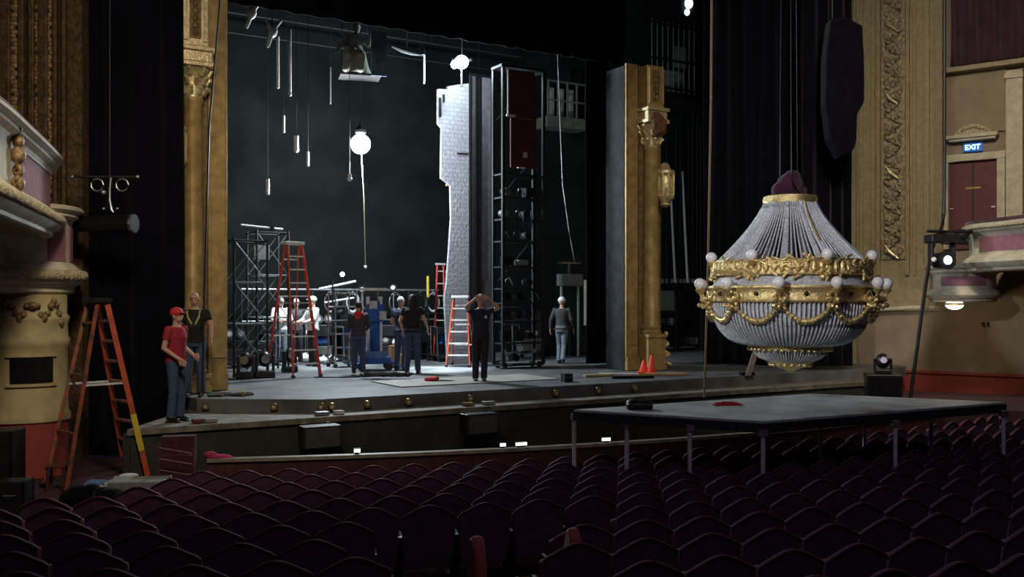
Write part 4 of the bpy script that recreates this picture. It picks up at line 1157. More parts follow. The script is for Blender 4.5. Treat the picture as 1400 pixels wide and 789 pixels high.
case('small_case', 775, 19.35, 0, (.16, .2, .17), R(20), M['blackp'], 'small black box at the stage edge right of the man holding his head')
for i, (px, Y, L, rz, lab) in enumerate(((818, 20.6, .7, R(25), 'short raw timber board lying at the stage edge left of the right tower'), (850, 20.9, 1.0, R(-5), 'long pale plank lying at the foot of the right tower'),
                                        (905, 20.9, 1.1, R(8), 'pale plank lying right of the traffic cones'), (865, 20.2, .9, R(10), 'dark-edged timber nearest the stage edge before the right tower'))):
    t = MB().box((0, 0, .03), (L, .16, .05)).build('timber_plank', (M['wood'], M['paper'], M['wood'], M['blackm'])[i], loc=at(px, Y, .002), rot=rz, smooth=False, bevel=.006); tag(t, lab, 'plank', 'planks by the right tower')
for i, (px, Y, h, lab) in enumerate(((891, 21.5, .42, 'taller bright orange traffic cone at the foot of the right tower'), (880, 21.7, .30, 'smaller orange traffic cone left of the taller cone'))):
    t = thing('traffic_cone', lab, 'traffic cone', at(px, Y, .002), 0, 'traffic cones by the right tower')
    MB().box((0, 0, .015), (.28, .28, .03)).build('base', M['conem'], t, smooth=False, bevel=.008)
    MB().lathe([(.11, .03), (.105, .06), (.03, h - .01), (.02, h)], n=20).build('cone_body', M['conem'], t)
for i, (px, Y, lab) in enumerate(((330, 16.5, 'dark tool roll lying at the left stage edge'), (300, 16.45, 'black cable bundle lying at the foot of the left gilded column'))):
    t = thing('tool_roll', lab, 'tools', at(px, Y, 0), R(15 * i), None)
    m = MB()
    for q in range(5): m.cap((-.18 + .02 * q, -.05 + .03 * q, .03), (.2 - .03 * q, .0 + .02 * q, .035 + .01 * (q % 2)), .025, .022, 8)
    m.build('rolled_tools', M['blackp'], t); MB().box((.05, -.06, .05), (.05, .05, .06)).build('buckle', M['brass'], t, smooth=False)
t = MB().box((0, 0, .004), (.35, .05, .006)).build('tape_strip', M['yellow'], loc=at(317, 17.6, 0), rot=R(10), smooth=False); tag(t, 'short strip of yellow tape on the deck beside the left tower', 'tape')
# clutter on ledge
for i, (px, lab) in enumerate(((270, 'dark red pouch'), (288, 'pale box'), (440, 'small grey box'), (463, 'flat pale slab'), (640, 'brown wedge'), (668, 'low grey box'))):
    k_ = (px - 700) / F; Y = 17.13 / (1 - .59 * k_) + .22
    t = MB().box((0, 0, .035), (.16 + .03 * (i % 3), .14, .06)).build('small_box', (M['doorred'], M['silver'], M['steel'], M['paper'], M['crate'], M['silver'])[i], loc=at(px, Y, -.219), rot=TH, smooth=False, bevel=.01)
    tag(t, lab + ' lying on the ledge below the stage face, %s object from the left' % ORD[i], 'box')

# ================================================================== HANGING RIGGING
def hang(px, Y, y0, y1, r, label, m, name='hanging_pipe', grp='pipes and ropes hanging over the stage'):
    z0, z1 = zat(y1, Y), zat(y0, Y)
    t = thing(name, label, 'rigging', at(px, Y, z0), 0, grp)
    MB().cone((0, 0, 0), (0, 0, z1 - z0), r, n=8).build('pipe', m, t)
    MB().ball((0, 0, -.03), r * 1.15, 8).build('end_weight', m, t)
    MB().cone((0, 0, z1 - z0), (0, 0, 13 - z0), .007, n=6).build('line', M['cable'], t)
hang(380, 21, 50, 117, .035, 'bright thin pipe hanging at the upper left of the stage', M['alu'])
hang(396, 21, 40, 127, .045, 'dull pipe hanging just right of the bright thin pipe', M['steel'])
hang(388, 22, 158, 178, .03, 'short weight hanging below the two upper left pipes', M['alu'])
hang(405, 22, 186, 203, .06, 'bright tassel-like weight hanging right of the short weight', M['white'])
hang(421, 22, 208, 224, .03, 'small weight on a rope left of the main work lamp', M['alu'])
hang(366, 22, 245, 262, .045, 'low bright weight hanging left above the scaffold', M['white'])
hang(478, 22.2, 238, 243, .05, 'tiny white weight hanging just below the main work lamp', M['white'])
hang(580, 23, 75, 112, .02, 'thin pale pipe hanging left of the smaller work lamp', M['alu'])
hang(452, 24, 92, 140, .02, 'thin dark pipe hanging above the main work lamp', M['steel'])
# white fitting top left
for i, (px, py, Y, s_, lab) in enumerate(((344, 18, 20, .22, 'pale pulley cluster hanging at the top left of the stage'), (372, 42, 20.5, .26, 'grey lamp fitting hanging beside the two hanging pipes'))):
    t = thing('rigging_cluster', lab, 'rigging', at(px, Y, zat(py, Y)), R(30 * i))
    remeshed(MB().ball((0, 0, 0), (s_ * .5, s_ * .4, s_ * .6), 10).cap((0, 0, 0), (s_ * .7, 0, s_ * .9), s_ * .22, s_ * .15).cap((0, 0, 0), (-s_ * .5, 0, s_ * .8), s_ * .2, s_ * .14).cap((0, 0, 0), (-.1, 0, -s_ * 1.3), s_ * .25, s_ * .2), 'pulley_body', M['silver'] if i else M['white'], .02, t)
    MB().cone((0, 0, .1), (0, 0, 12.995 - zat(py, Y)), .012).build('line', M['cable'], t)
# hung plaster figure
FY = 22.5; fz_ = zat(102, FY)
t = thing('plaster_figure', 'grey draped plaster figure hung high above the main work lamp', 'statue', at(486, FY, fz_), R(15))
m = MB()
m.lathe([(.34, 0), (.33, .12), (.29, .3), (.22, .5), (.15, .66), (.17, .8), (.15, .9), (.06, .98)], n=18)
m.ball((.03, -.03, 1.09), (.085, .1, .115), 12); m.ball((.03, .02, 1.13), (.10, .10, .10), 12)
m.cap((.15, 0, .88), (.30, -.05, .70), .075, .06); m.cap((.30, -.05, .70), (.34, -.12, .95), .055, .045); m.ball((.35, -.13, 1.0), (.05, .05, .06), 8)
m.cap((-.15, 0, .86), (-.26, -.1, .62), .07, .055); m.cap((-.26, -.1, .62), (-.05, -.22, .56), .05, .045)
m.cap((.0, -.1, .45), (-.22, -.32, .42), .13, .10); m.cap((-.22, -.32, .42), (-.26, -.36, .05), .10, .09)
m.cap((.12, -.1, .45), (.1, -.34, .36), .12, .1); m.cap((.1, -.34, .36), (.08, -.38, .05), .1, .09)
for i in range(7):
    a = 2 * PI * i / 7; m.cap((.33 * math.cos(a), .3 * math.sin(a), .03), (.15 * math.cos(a + .5), .15 * math.sin(a + .5), .62), .05, .025, 8)
for i in range(5): m.cap((-.06 - .03 * i, .12, .85), (-.32 - .03 * i, .2, 1.0 - .12 * i), .05, .035)
remeshed(m, 'draped_body', M['statue'], .02, t)
MB().box((.1, 0, -.05), (.95, .6, .05)).build('plinth', M['darkflat'], t, smooth=False)
m = MB()
for sx in (-.3, .5): m.cone((sx, .2, -.02), (sx, .2, 13 - fz_), .012)
m.build('suspension_line', M['cable'], t)
t = thing('painted_panel', 'small dark blue painted panel hung right of the plaster figure', 'panel', at(518, 22.3, zat(104, 22.3)), R(20))
MB().box((0, 0, .52), (.36, .05, 1.04)).build('panel_face', mat('blue_painted_panel', (.04, .08, .14), .7, col2=(.16, .22, .28), scale=4), t, smooth=False)
MB().cone((0, 0, 1.04), (0, 0, 13 - zat(104, 22.3)), .012).build('line', M['cable'], t)
t = thing('bent_bar', 'pale bent metal bar hung left of the smaller work lamp', 'rigging', at(556, 23, zat(70, 23)), 0)
MB().tube([(-.35, 0, .12), (-.1, 0, .02), (.12, 0, -.05), (.42, 0, -.1)], [.03, .06, .05, .02], 8).build('bar', M['steel'], t)
MB().cone((0, 0, .0), (0, 0, 3.2), .01).build('line', M['cable'], t)
# battens overhead
for i, v in enumerate((5.4, 9.5, 10.3)):
    z = 9.4 - .3 * i
    t = thing('batten', 'long black overhead batten crossing the stage, %s from the front' % ORD[i], 'batten', S(-4, v, z), TH)
    MB().cone((0, 0, 0), (10, 0, 0), .03).build('pipe', M['rigblk'], t)
    m = MB()
    for q in range(5): m.cone((1 + q * 2, 0, 0), (1 + q * 2, 0, 3.5), .008, n=6)
    m.build('lift_line', M['cable'], t)

# ================================================================== UPSTAGE RIGHT: gallery, fly lines, store
def gallery(px0, px1, v, py_floor, py_top, label):
    u0_, u1_ = UV(px0, v), UV(px1, v); o = S(u0_, v, 0)
    zf, zt = zat(py_floor, o.y), zat(py_top, o.y); L = u1_ - u0_
    t = thing('fly_gallery', label, 'gallery', (o.x, o.y, zf), TH)
    MB().box((L / 2, .3, -.05), (L, .7, .35)).build('walkway', M['galpaint'], t, smooth=False)
    for i in range(5): MB().box((L * (i + .1) / 4.2, -.02, (zt - zf) / 2), (.05, .05, zt - zf)).build('post', M['galpaint'], t, smooth=False)
    for f in (.5, .97): MB().box((L / 2, -.02, (zt - zf) * f), (L, .04, .05)).build('rail', M['galpaint'], t, smooth=False)
    m = MB()
    for i in range(3): m.box((L * (.3 + .25 * i), .5, (zt - zf) * .55), (L * .16, .05, (zt - zf) * .7))
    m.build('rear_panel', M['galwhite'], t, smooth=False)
    return t
gallery(748, 802, 10.2, 163, 108, 'pale fly gallery with railings high behind the equipment tower')
# big gallery at the upper right
gv = 9.6
u0_, u1_ = UV(889, gv), UV(957, gv); o = S(u0_, gv, 0); zg = zat(122, o.y)
t = thing('loading_gallery', 'high gallery with vertical bars and pale panels at the upper right of the stage', 'gallery', (o.x, o.y, zg), TH)
L = u1_ - u0_; Hg = zat(25, o.y) - zg
MB().box((L / 2, .4, -.1), (L, .9, .2)).build('walkway', M['rigblk'], t, smooth=False)
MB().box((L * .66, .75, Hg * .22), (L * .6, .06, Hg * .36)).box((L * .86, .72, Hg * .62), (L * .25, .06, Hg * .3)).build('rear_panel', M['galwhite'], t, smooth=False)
for i in range(9): MB().cone((L * (i + .3) / 9.4, 0, 0), (L * (i + .3) / 9.4, 0, Hg), .022).build('vertical_bar', M['steel'], t)
for f in (.05, .45, .95): MB().box((L / 2, -.03, Hg * f), (L, .05, .07)).build('cross_bar', M['rigblk'], t, smooth=False)
t = thing('stage_light', 'bright white-blue lamp cluster at the top edge above the high gallery', 'stage light', at(940, 27, zat(10, 27)), 0)
MB().box((0, 0, .1), (.3, .3, .5)).build('housing', M['rigblk'], t, smooth=False)
MB().ball((0, -.2, .05), (.12, .08, .16), 12).ball((-.05, -.2, -.2), (.08, .06, .1), 10).build('lens', mat('cold_lamp_lens', (.9, .95, 1), .3, emit=(.6, .78, .9), estr=2.0), t)
MB().cone((0, 0, .3), (0, 0, 2), .02).build('hanger', M['cable'], t)
# fly lines
random.seed(9)
v_ = 8.2
pxs = [893, 899, 905, 911, 918, 924, 930, 935, 941, 947, 953, 958]
for i, px in enumerate(pxs):
    p = S(UV(px, v_), v_, 0); z0 = zat(385, p.y); bright = px in (918, 935)
    z1 = zat(233 if bright else 150 + 10 * (i % 3), p.y)
    t = thing('fly_line', ('bright steel fly pipe at the right of the stage, %s of the two bright ones' % ('left' if px == 918 else 'right')) if bright else 'thin dark fly line above the locking rail, %s from the left' % ORD[i],
              'rigging', (p.x, p.y, z0 - .03), 0, 'fly lines at the right of the stage')
    lean = .18 if not bright else -.25
    MB().cone((0 + (0 if not bright else .12), 0, 0), (0 if not bright else -.05, 0, z1 - z0), .04 if bright else .02, n=8).build('pipe', M['white'] if bright else M['rigblk'], t)
    MB().box((0, -.02, .05), (.09, .09, .14)).build('rope_lock', M['steel'], t, smooth=False)
uA, uB = UV(888, v_), UV(962, v_); p = S(uA, v_, 0)
t = thing('locking_rail', 'dark locking rail below the fly lines at the right of the stage', 'rail', (p.x, p.y, 0), TH)
zr = zat(388, p.y + .6)
MB().box(((uB - uA) / 2, 0, zr - .12), (uB - uA, .16, .22)).build('beam', M['rigblk'], t, smooth=False)
for f in (0.02, .5, .98): MB().box(((uB - uA) * f, .0, (zr - .2) / 2), (.12, .12, zr - .2)).build('post', M['rigblk'], t, smooth=False)
p = S(UV(893, 8.9), 8.9, 0)
t = thing('storage_shelf', 'tall storage shelf with a cream panel, right of the gilded tower base', 'shelf', (p.x, p.y, 0), TH)
Lw = UV(958, 8.9) - UV(893, 8.9)
MB().box((Lw * .26, 0, zat(410, p.y)), (Lw * .5, .05, .75)).build('cream_panel', mat('cream_board', (.36, .37, .30), .8, var=.1), t, smooth=False)
for f in (0, .52, 1): MB().box((Lw * f, .1, 1.3), (.06, .3, 2.6)).build('upright', M['rigblk'], t, smooth=False)
for z in (.15, .8, 1.3, 2.5): MB().box((Lw / 2, .15, z), (Lw, .35, .04)).build('shelf_board', M['rigblk'], t, smooth=False)
random.seed(31)
for i in range(7):
    zz = (.17, .82)[i % 2]
    x = Lw * (.08 + .13 * i)
    case('parts_bin', 893, 8.9, 0, (.3, .2, .24), TH, (M['silver'], M['galpaint'], M['blackp'])[i % 3], 'small bin on the %s board of the storage shelf, %s from the left' % (('lowest', 'second')[i % 2], ORD[i // 2]), 'bin', 'bins on the storage shelf').location = Vector((p.x, p.y, zz + .005)) + Vector((CU * x - SU * .12, SU * x + CU * .12, 0))
# corrugated door on the back wall
p = S(UV(800, 10.75), 10.75, 0); Ld = UV(836, 10.75) - UV(800, 10.75)
m = MB(); zt = zat(383, p.y)
m.box((Ld / 2, .06, zt / 2), (Ld, .04, zt))
for i in range(12): m.box((Ld * (i + .5) / 12, .02, zt / 2), (Ld / 24, .05, zt))
t = m.build('door_1', M['roller'], loc=(p.x, p.y, 0.0), rot=TH, smooth=False); struct(t)
# hanging cable loops
tag(MB().tube([at(760, 24, 9), at(764, 24, 7.0), at(769, 24, 4.6), at(778, 24, 3.4), at(786, 24, 2.6)], .014, 6).build('hanging_cable', M['steel']), 'thin grey cable drooping right of the equipment tower', 'cable')
tag(MB().tube([at(974, 18.2, 9.5), at(972, 18.2, 5.5), at(968, 18.2, 2.3), at(963, 18.2, -.2)], .022, 8).build('hanging_rope', M['rope']), 'long pale rope hanging down just left of the chandelier', 'rope')
t = thing('power_box', 'pale grey junction boxes on a stand behind the man in the white hard hat', 'box', at(779, 28.0, 0), TH)
MB().box((0, 0, 2.25), (.75, .3, .35)).build('cabinet', M['silver'], t, smooth=False, bevel=.02)
for sx in (-.3, .3): MB().box((sx, 0, 1.04), (.05, .05, 2.07)).build('leg', M['alu'], t, smooth=False)
MB().box((0, 0, 2.75), (.7, .2, .05)).box((.0, .05, 2.55), (.05, .05, .35)).build('top_bar', M['chrome'], t, smooth=False)

# ================================================================== RIGHT HOUSE WALL
WA = Vector((8.94, 25.0)); wd = Vector((.8, -.6)); WR = math.atan2(-.6, .8)
def ws(px):
    k = (px - 700) / F; return (25 * k - 8.94) / (.8 + .6 * k)
def wz(px, py): return zat(py, 25 - .6 * ws(px))
def wobj(mb, name, m, **kw):
    return mb.build(name, m, loc=(WA.x, WA.y, 0), rot=WR, smooth=kw.get('smooth', False), bevel=kw.get('bevel', 0))
zd = wz(1300, 512)
o = wobj(MB().box((4.5, .25, (zd - 3) / 2), (9, .3, 3 + zd)), 'wall_right_dado', M['dado']); struct(o)
o = wobj(MB().box((4.5, .25, (zd + 13) / 2), (9, .3, 13 - zd)), 'wall_right', M['tan']); struct(o)
o = wobj(MB().box((4.5, .08, zd + .03), (9, .06, .07)), 'trim_2', M['dado']); struct(o)
# pilaster assembly
pil = thing('gilded_pilaster', 'broad dull-gilt pilaster with a scrollwork panel right of the chandelier', 'pilaster', (WA.x, WA.y, 0), WR)
zb = wz(1230, 425); top = 12
def pb(p0, p1, y0, y1, z0, z1, name, m, bevel=.01):
    a, b = ws(p0), ws(p1)
    return MB().box(((a + b) / 2, (y0 + y1) / 2, (z0 + z1) / 2), (b - a, y1 - y0, z1 - z0)).build(name, m, pil, smooth=False, bevel=bevel)
pb(1166, 1292, -.06, .09, zb, top, 'ground_panel', M['gilt_wall'])
for a, b, d in ((1166, 1172, -.14), (1176, 1181, -.10), (1192, 1197, -.11), (1200, 1205, -.15), (1240, 1245, -.15), (1249, 1254, -.10), (1264, 1272, -.12), (1280, 1291, -.16)):
    pb(a, b, d, -.05, zb + (.9 if 1195 < a < 1250 else .05), top, 'moulding', M['gilt_wall'])
z0r = wz(1222, 355)
rp = pb(1206, 1239, -.10, -.05, z0r, top, 'scrollwork_panel', M['relief'])
# carved leaves on the scroll panel
m = MB(); xc = (ws(1206) + ws(1239)) / 2; hw = (ws(1239) - ws(1206)) / 2
z = z0r + .15; i = 0
while z < 9.6:
    sg = 1 if i % 2 else -1
    pts = [(xc + sg * hw * .75 * math.sin(q / 10 * PI * 1.5) * (1 - q / 16), -.13 - .02 * math.sin(q * .6), z + .30 * (1 - math.cos(q / 10 * PI * 1.4)) * .5) for q in range(11)]
    m.tube(pts, [.045 - .003 * q for q in range(11)], 6)
    m.ball((xc + sg * hw * .35, -.13, z + .18), (.075, .04, .05), 8); m.ball((xc - sg * hw * .55, -.12, z + .05), (.06, .035, .085), 8)
    m.ball((xc, -.13, z - .02), (.05, .04, .10), 8)
    z += .29; i += 1
m.build('carved_leaves', M['relief'], pil)
m = MB()
for py in (38, 137, 237, 345):
    z = wz(1215, py); m.tube([(xc - hw * .55, -.17, z + .16), (xc - hw * .2, -.19, z), (xc + hw * .5, -.16, z - .18)], [.02, .045, .02], 8)
m.build('gilt_highlight_leaf', M['goldlt'], pil)
# curved bottom moulding
m = MB().tube([(ws(1166) + (ws(1300) - ws(1166)) * q / 10, -.06, zb - .02 + .12 * math.sin(q / 10 * PI * .5)) for q in range(11)], .05, 8)
m.build('base_moulding', M['cream'], pil)
# side edge strip near the drapes
o = MB().box((ws(1169), -.02, (zb + zd) / 2), (.14, .12, zb - zd)).build('edge_strip', M['gilt_wall'], pil, smooth=False)
# upper cornice, opening
o = wobj(MB().box(((ws(1292) + 7.5) / 2, -.08, wz(1340, 93)), (7.5 - ws(1292), .34, .13)), 'trim_3', M['gilt_wall'], bevel=.02); struct(o)
dr = curtain([(WA + wd * 2.42) + Vector((-.6, -.8)) * .05, (WA + wd * 4.8) + Vector((-.6, -.8)) * .05], wz(1340, 86), 12, .035, .18, M['purplecloth'], 'box_curtain', 'aubergine pleated curtain filling the box opening at the top right')
o = wobj(MB().box((ws(1388), -.05, (wz(1388, 97) + wz(1388, 300)) / 2), (ws(1400) - ws(1377), .22, wz(1388, 97) - wz(1388, 300))).box((ws(1388), -.08, wz(1388, 105)), (ws(1400) - ws(1374), .26, .12)), 'trim_4', M['cream'], bevel=.01); struct(o)
o = wobj(MB().box(((ws(1293) + ws(1377)) / 2, .07, (wz(1330, 98) + wz(1330, 182)) / 2), (ws(1376) - ws(1294), .08, wz(1330, 98) - wz(1330, 182))), 'trim_5', M['beige']); struct(o)
# door
d0, d1 = ws(1298), ws(1363); zt = wz(1330, 220); zbt = zt - 2.15
dr_ = wobj(MB().box(((d0 + d1) / 2, .06, (zt + zbt) / 2), (d1 - d0, .06, zt - zbt)), 'door_2', M['doorred']); struct(dr_)
MB().box(((d0 + d1) / 2, .02, (zt + zbt) / 2 + .1), (.02, .02, zt - zbt - .3)).build('door_seam', M['blackm'], dr_, smooth=False)
MB().box(((d0 + d1) / 2, .015, wz(1330, 257)), (.34, .02, .05)).build('door_plate', M['brass'], dr_, smooth=False)
for x in (d0 + .06, d1 - .08): MB().box((x, .0, wz(1330, 284)), (.09, .04, .03)).build('door_handle', M['alu'], dr_, smooth=False)
fr = wobj(MB().box((d0 - .1, .0, (zt + zbt) / 2), (.18, .2, zt - zbt)).box((d1 + .1, .0, (zt + zbt) / 2), (.18, .2, zt - zbt)).box(((d0 + d1) / 2, .0, zt + .09), (d1 - d0 + .4, .2, .18)), 'trim_6', M['cream'], bevel=.015); struct(fr)
zp = wz(1330, 188)
pd = thing('door_pediment', 'small carved plaster pediment above the oxblood door', 'pediment', (WA.x + wd.x * (d0 + d1) / 2, WA.y + wd.y * (d0 + d1) / 2, zp), WR)
hwid = (d1 - d0) / 2 + .04
MB().box((0, -.04, .03), (2 * hwid, .26, .09)).box((0, -.02, -.05), (2 * hwid - .1, .2, .06)).build('cornice', M['cream'], pd, smooth=False, bevel=.012)
out = [(-hwid * .75, .08)] + [(-hwid * .75 + 1.5 * hwid * q / 12, .09 + .24 * math.sin(q / 12 * PI) ** .8) for q in range(1, 12)] + [(hwid * .75, .08)]
MB().slab(out, -.06, .06).build('arched_crest', M['creamorn'], pd)
m = MB()
for q in range(9): m.ball((-.3 + .075 * q, -.08, .15 + .10 * math.sin(q / 8 * PI)), (.04, .03, .035), 8)
m.build('carved_scroll', M['creamorn'], pd)
# exit sign
ss = thing('exit_sign', 'small glowing blue exit sign above the oxblood door', 'sign', (WA.x + wd.x * ws(1331), WA.y + wd.y * ws(1331), wz(1331, 202)), WR)
MB().box((0, -.08, 0), (.42, .08, .20)).build('sign_box', M['signbox'], ss, smooth=False, bevel=.01)
cu = bpy.data.curves.new('sign_text', 'FONT'); cu.body = 'EXIT'; cu.size = .17; cu.align_x = 'CENTER'; cu.align_y = 'CENTER'; cu.extrude = .004; cu.offset = .004
to = bpy.data.objects.new('sign_text', cu); COL.objects.link(to); dg = bpy.context.evaluated_depsgraph_get()
me = bpy.data.meshes.new_from_object(to.evaluated_get(dg)); bpy.data.objects.remove(to)
me.materials.clear(); me.materials.append(M['signtxt'])
to = bpy.data.objects.new('sign_letters', me); COL.objects.link(to); to.parent = ss; to.location = (0, -.125, -.005); to.rotation_euler = (R(90), 0, 0)

# ================================================================== BOXES (balconies)
def box_profile(z0, z1, d=.30):
    H = z1 - z0
    P = [(0, z1), (d * .85, z1), (d, z1 - .03), (d, z1 - .07), (d * .72, z1 - .11), (d * .78, z1 - .16), (d * .5, z1 - .20), (d * .42, z1 - .26),
         (d * .42, z0 + H * .36), (d * .6, z0 + H * .33), (d * .95, z0 + H * .26), (d * 1.05, z0 + H * .19), (d * .9, z0 + H * .12), (d * .5, z0 + H * .07), (d * .55, z0 + .03), (d * .4, z0), (0, z0)]
    return P
def smooth_path(pts, n=8):
    P = [Vector(p) for p in pts]; out = []
    for i in range(len(P) - 1):
        p0 = P[max(i - 1, 0)]; p1 = P[i]; p2 = P[i + 1]; p3 = P[min(i + 2, len(P) - 1)]
        for q in range(n):
            t_ = q / n
            out.append(.5 * ((2 * p1) + (-p0 + p2) * t_ + (2 * p0 - 5 * p1 + 4 * p2 - p3) * t_ ** 2 + (-p0 + 3 * p1 - 3 * p2 + p3) * t_ ** 3))
    out.append(P[-1]); return out
def panel_strip(path, i0, i1, z0, z1, off, side, name, m, parent, th=.03):
    MB().sweep(path[i0:i1 + 1], [(off - th, z0), (off, z0), (off, z1), (off - th, z1)], side).build(name, m, parent)
# upper left box
Lp = smooth_path([at(-110, 8.6, 0)[:2], at(-32, 10.2, 0)[:2], at(8, 11.6, 0)[:2], at(42, 13.2, 0)[:2], at(56, 14.2, 0)[:2], at(46, 15.0, 0)[:2]], 8)
Z1, Z0 = zat(215, 14.3), zat(326, 14.3)
t = thing('box_balcony', 'curved cream box balcony with rose panels at the upper left', 'balcony', (0, 0, 0))
MB().sweep(Lp, box_profile(Z0, Z1), 1).build('parapet', M['cream'], t)
D_off = .30 * .42 + .012
panel_strip(Lp, 17, 30, Z0 + .42, Z1 - .30, D_off, 1, 'rose_panel', M['pink'], t)
for i0, i1 in ((17, 30),):
    panel_strip(Lp, i0, i1, Z1 - .30, Z1 - .27, D_off + .02, 1, 'panel_border', M['cream'], t)
    panel_strip(Lp, i0, i1, Z0 + .39, Z0 + .42, D_off + .02, 1, 'panel_border', M['cream'], t)
m = MB()
for i in range(0, len(Lp) - 1):
    p, q = Lp[i], Lp[min(i + 1, len(Lp) - 1)]; tt = (q - p).normalized(); n_ = Vector((tt.y, -tt.x))
    for f in (0, .5):
        c = p.lerp(q, f) + n_ * .30
        m.ball((c.x, c.y, Z0 + (Z1 - Z0) * .20), (.05, .05, .07), 8)
m.build('leaf_moulding', M['creamorn'], t)
c = Lp[14]; n_ = Vector((Lp[15] - Lp[13]).normalized()); nn = Vector((n_.y, -n_.x))
m = MB()
for (z, s_) in ((.75, .07), (.62, .09), (.48, .07), (.36, .08), (.25, .06), (.86, .05)):
    m.ball((c.x + nn.x * .2, c.y + nn.y * .2, Z0 + z * (Z1 - Z0) * 1.05), (s_, s_, s_ * 1.2), 10)
for sg in (-1, 1):
    m.tube([(c.x + nn.x * .2 + n_.x * sg * .1 * math.sin(q), c.y + nn.y * .2 + n_.y * sg * .1 * math.sin(q), Z0 + .35 + .07 * q) for q in range(6)], .025, 6)
m.build('bronze_cartouche', M['bronze'], t)
# velvet rail cushion on top
MB().sweep(Lp, [(.02, Z1), (.22, Z1), (.24, Z1 + .05), (.18, Z1 + .09), (.05, Z1 + .09), (.0, Z1 + .05)], 1).build('rail_cushion', M['purplecloth'], t)
MB().prism([tuple(p) for p in Lp] + [(-8.9, 15.4), (-8.9, 9.5)], Z0 + .05, Z0 + .15).build('soffit', M['ochre'], t, smooth=False)
# lower left box
Lq = smooth_path([at(-120, 12.4, 0)[:2], at(-35, 13.4, 0)[:2], at(33, 14.1, 0)[:2], at(75, 14.6, 0)[:2], at(87, 15.1, 0)[:2], at(76, 15.6, 0)[:2]], 8)
Y1, Y0 = zat(285, 15.0), zat(402, 15.0)
t = thing('box_balcony', 'lower cream box balcony with rose panels above the ochre pier, left', 'balcony', (0, 0, 0))
MB().sweep(Lq, box_profile(Y0, Y1), 1).build('parapet', M['cream'], t)
panel_strip(Lq, 20, 25, Y0 + .50, Y1 - .30, D_off, 1, 'rose_panel', M['pink'], t)
panel_strip(Lq, 27, 31, Y0 + .50, Y1 - .30, D_off, 1, 'rose_panel', M['pink'], t)
m = MB()
for i in range(0, len(Lq) - 1):
    p, q = Lq[i], Lq[i + 1]; tt = (q - p).normalized(); n_ = Vector((tt.y, -tt.x))
    for f in (0, .5):
        c = p.lerp(q, f) + n_ * .31
        m.ball((c.x, c.y, Y0 + (Y1 - Y0) * .21), (.055, .055, .08), 8)
m.build('leaf_moulding', M['creamorn'], t)
MB().prism([tuple(p) for p in Lq] + [(-8.9, 15.7), (-8.9, 12.4)], Y0 - .0, Y0 + .1).build('soffit', M['ochre'], t, smooth=False)
# pier under the box
pc = at(37, 14.55, 0); PR = .60
pr = thing('round_pier', 'round ochre pier with red base and black inset panel at the left edge', 'pier', (pc.x, pc.y, -1.0))
def pz(py): return zat(py, 13.95) + 1.0
MB().lathe([(PR * .97, .01), (PR * .97, pz(582))], n=48).build('red_base', M['dado'], pr)
MB().lathe([(PR * .98, pz(582)), (PR * 1.02, pz(580)), (PR * 1.02, pz(572)), (PR * .96, pz(566)), (PR * .95, pz(478)), (PR * .99, pz(474)), (PR, pz(466)), (PR * .96, pz(462)), (PR * .95, pz(444)), (PR * .99, pz(438)), (PR * .99, pz(434)), (PR * .93, pz(430)), (PR * .93, Y0 + 1.0 - .01)], n=48).build('shaft', M['ochre'], pr)
def curved_panel(a0, a1, r, z0, z1, th=.02, n=14):
    m = MB(); pth_ = [(r * math.cos(a0 + (a1 - a0) * i / n), r * math.sin(a0 + (a1 - a0) * i / n)) for i in range(n + 1)]
    m.sweep(pth_, [(0, z0), (th, z0), (th, z1), (0, z1)], 1); return m
ac = math.atan2(-pc.y, -pc.x)
aw = math.asin(.30 / PR * .98)
curved_panel(ac - aw + .12, ac + aw + .12, PR * .955, pz(525), pz(490), .02).build('black_inset_panel', M['screen'], pr)
curved_panel(ac - aw + .02, ac + aw + .22, PR * .95, pz(530), pz(526), .035).build('panel_frame_bottom', M['ochre'], pr)
curved_panel(ac - aw + .02, ac + aw + .22, PR * .95, pz(489), pz(485), .035).build('panel_frame_top', M['ochre'], pr)
m = MB()
for sg in (-1, 1):
    for i in range(9):
        a = ac + .12 + sg * (.12 + .085 * i); z = pz(418 + 14 * math.sin(i * .9) + i * 1.6)
        m.ball((PR * .97 * math.cos(a), PR * .97 * math.sin(a), z), (.05, .05, .045 + .01 * (i % 3)), 8)
m.ball((PR * .98 * math.cos(ac + .12), PR * .98 * math.sin(ac + .12), pz(418)), (.08, .06, .06), 10)
m.build('garland_carving', M['bronze'], pr)
# left wall behind the boxes
wl = MB().box((-8.35, 16.05, 5.5), (2.3, .25, 13)).build('wall_left', M['brown'], smooth=False); struct(wl)
for i, (px, w) in enumerate(((8, .18), (30, .1), (44, .1), (60, .16), (76, .08), (88, .07))):
    o = MB().box((0, 0, 4.9), (w, .12, 9.0)).build('trim_%d' % (10 + i), M['brown'], loc=(at(px, 15.86, 0).x, 15.86, 1.9 - 1.0), smooth=False, bevel=.02); struct(o)
for i, (px, w) in enumerate(((20, .20), (52, .12), (68, .12))):
    o = MB()
    z = 3.2
    while z < 8.2:
        o.ball((0, 0, z), (w * .5, .05, .06), 8); o.ball((w * .25 * math.sin(z * 9), -.01, z + .07), (w * .3, .05, .04), 8); z += .14
    o = o.build('trim_%d' % (20 + i), M['bronze'], loc=(at(px, 15.88, 0).x, 15.88, 0)); struct(o)

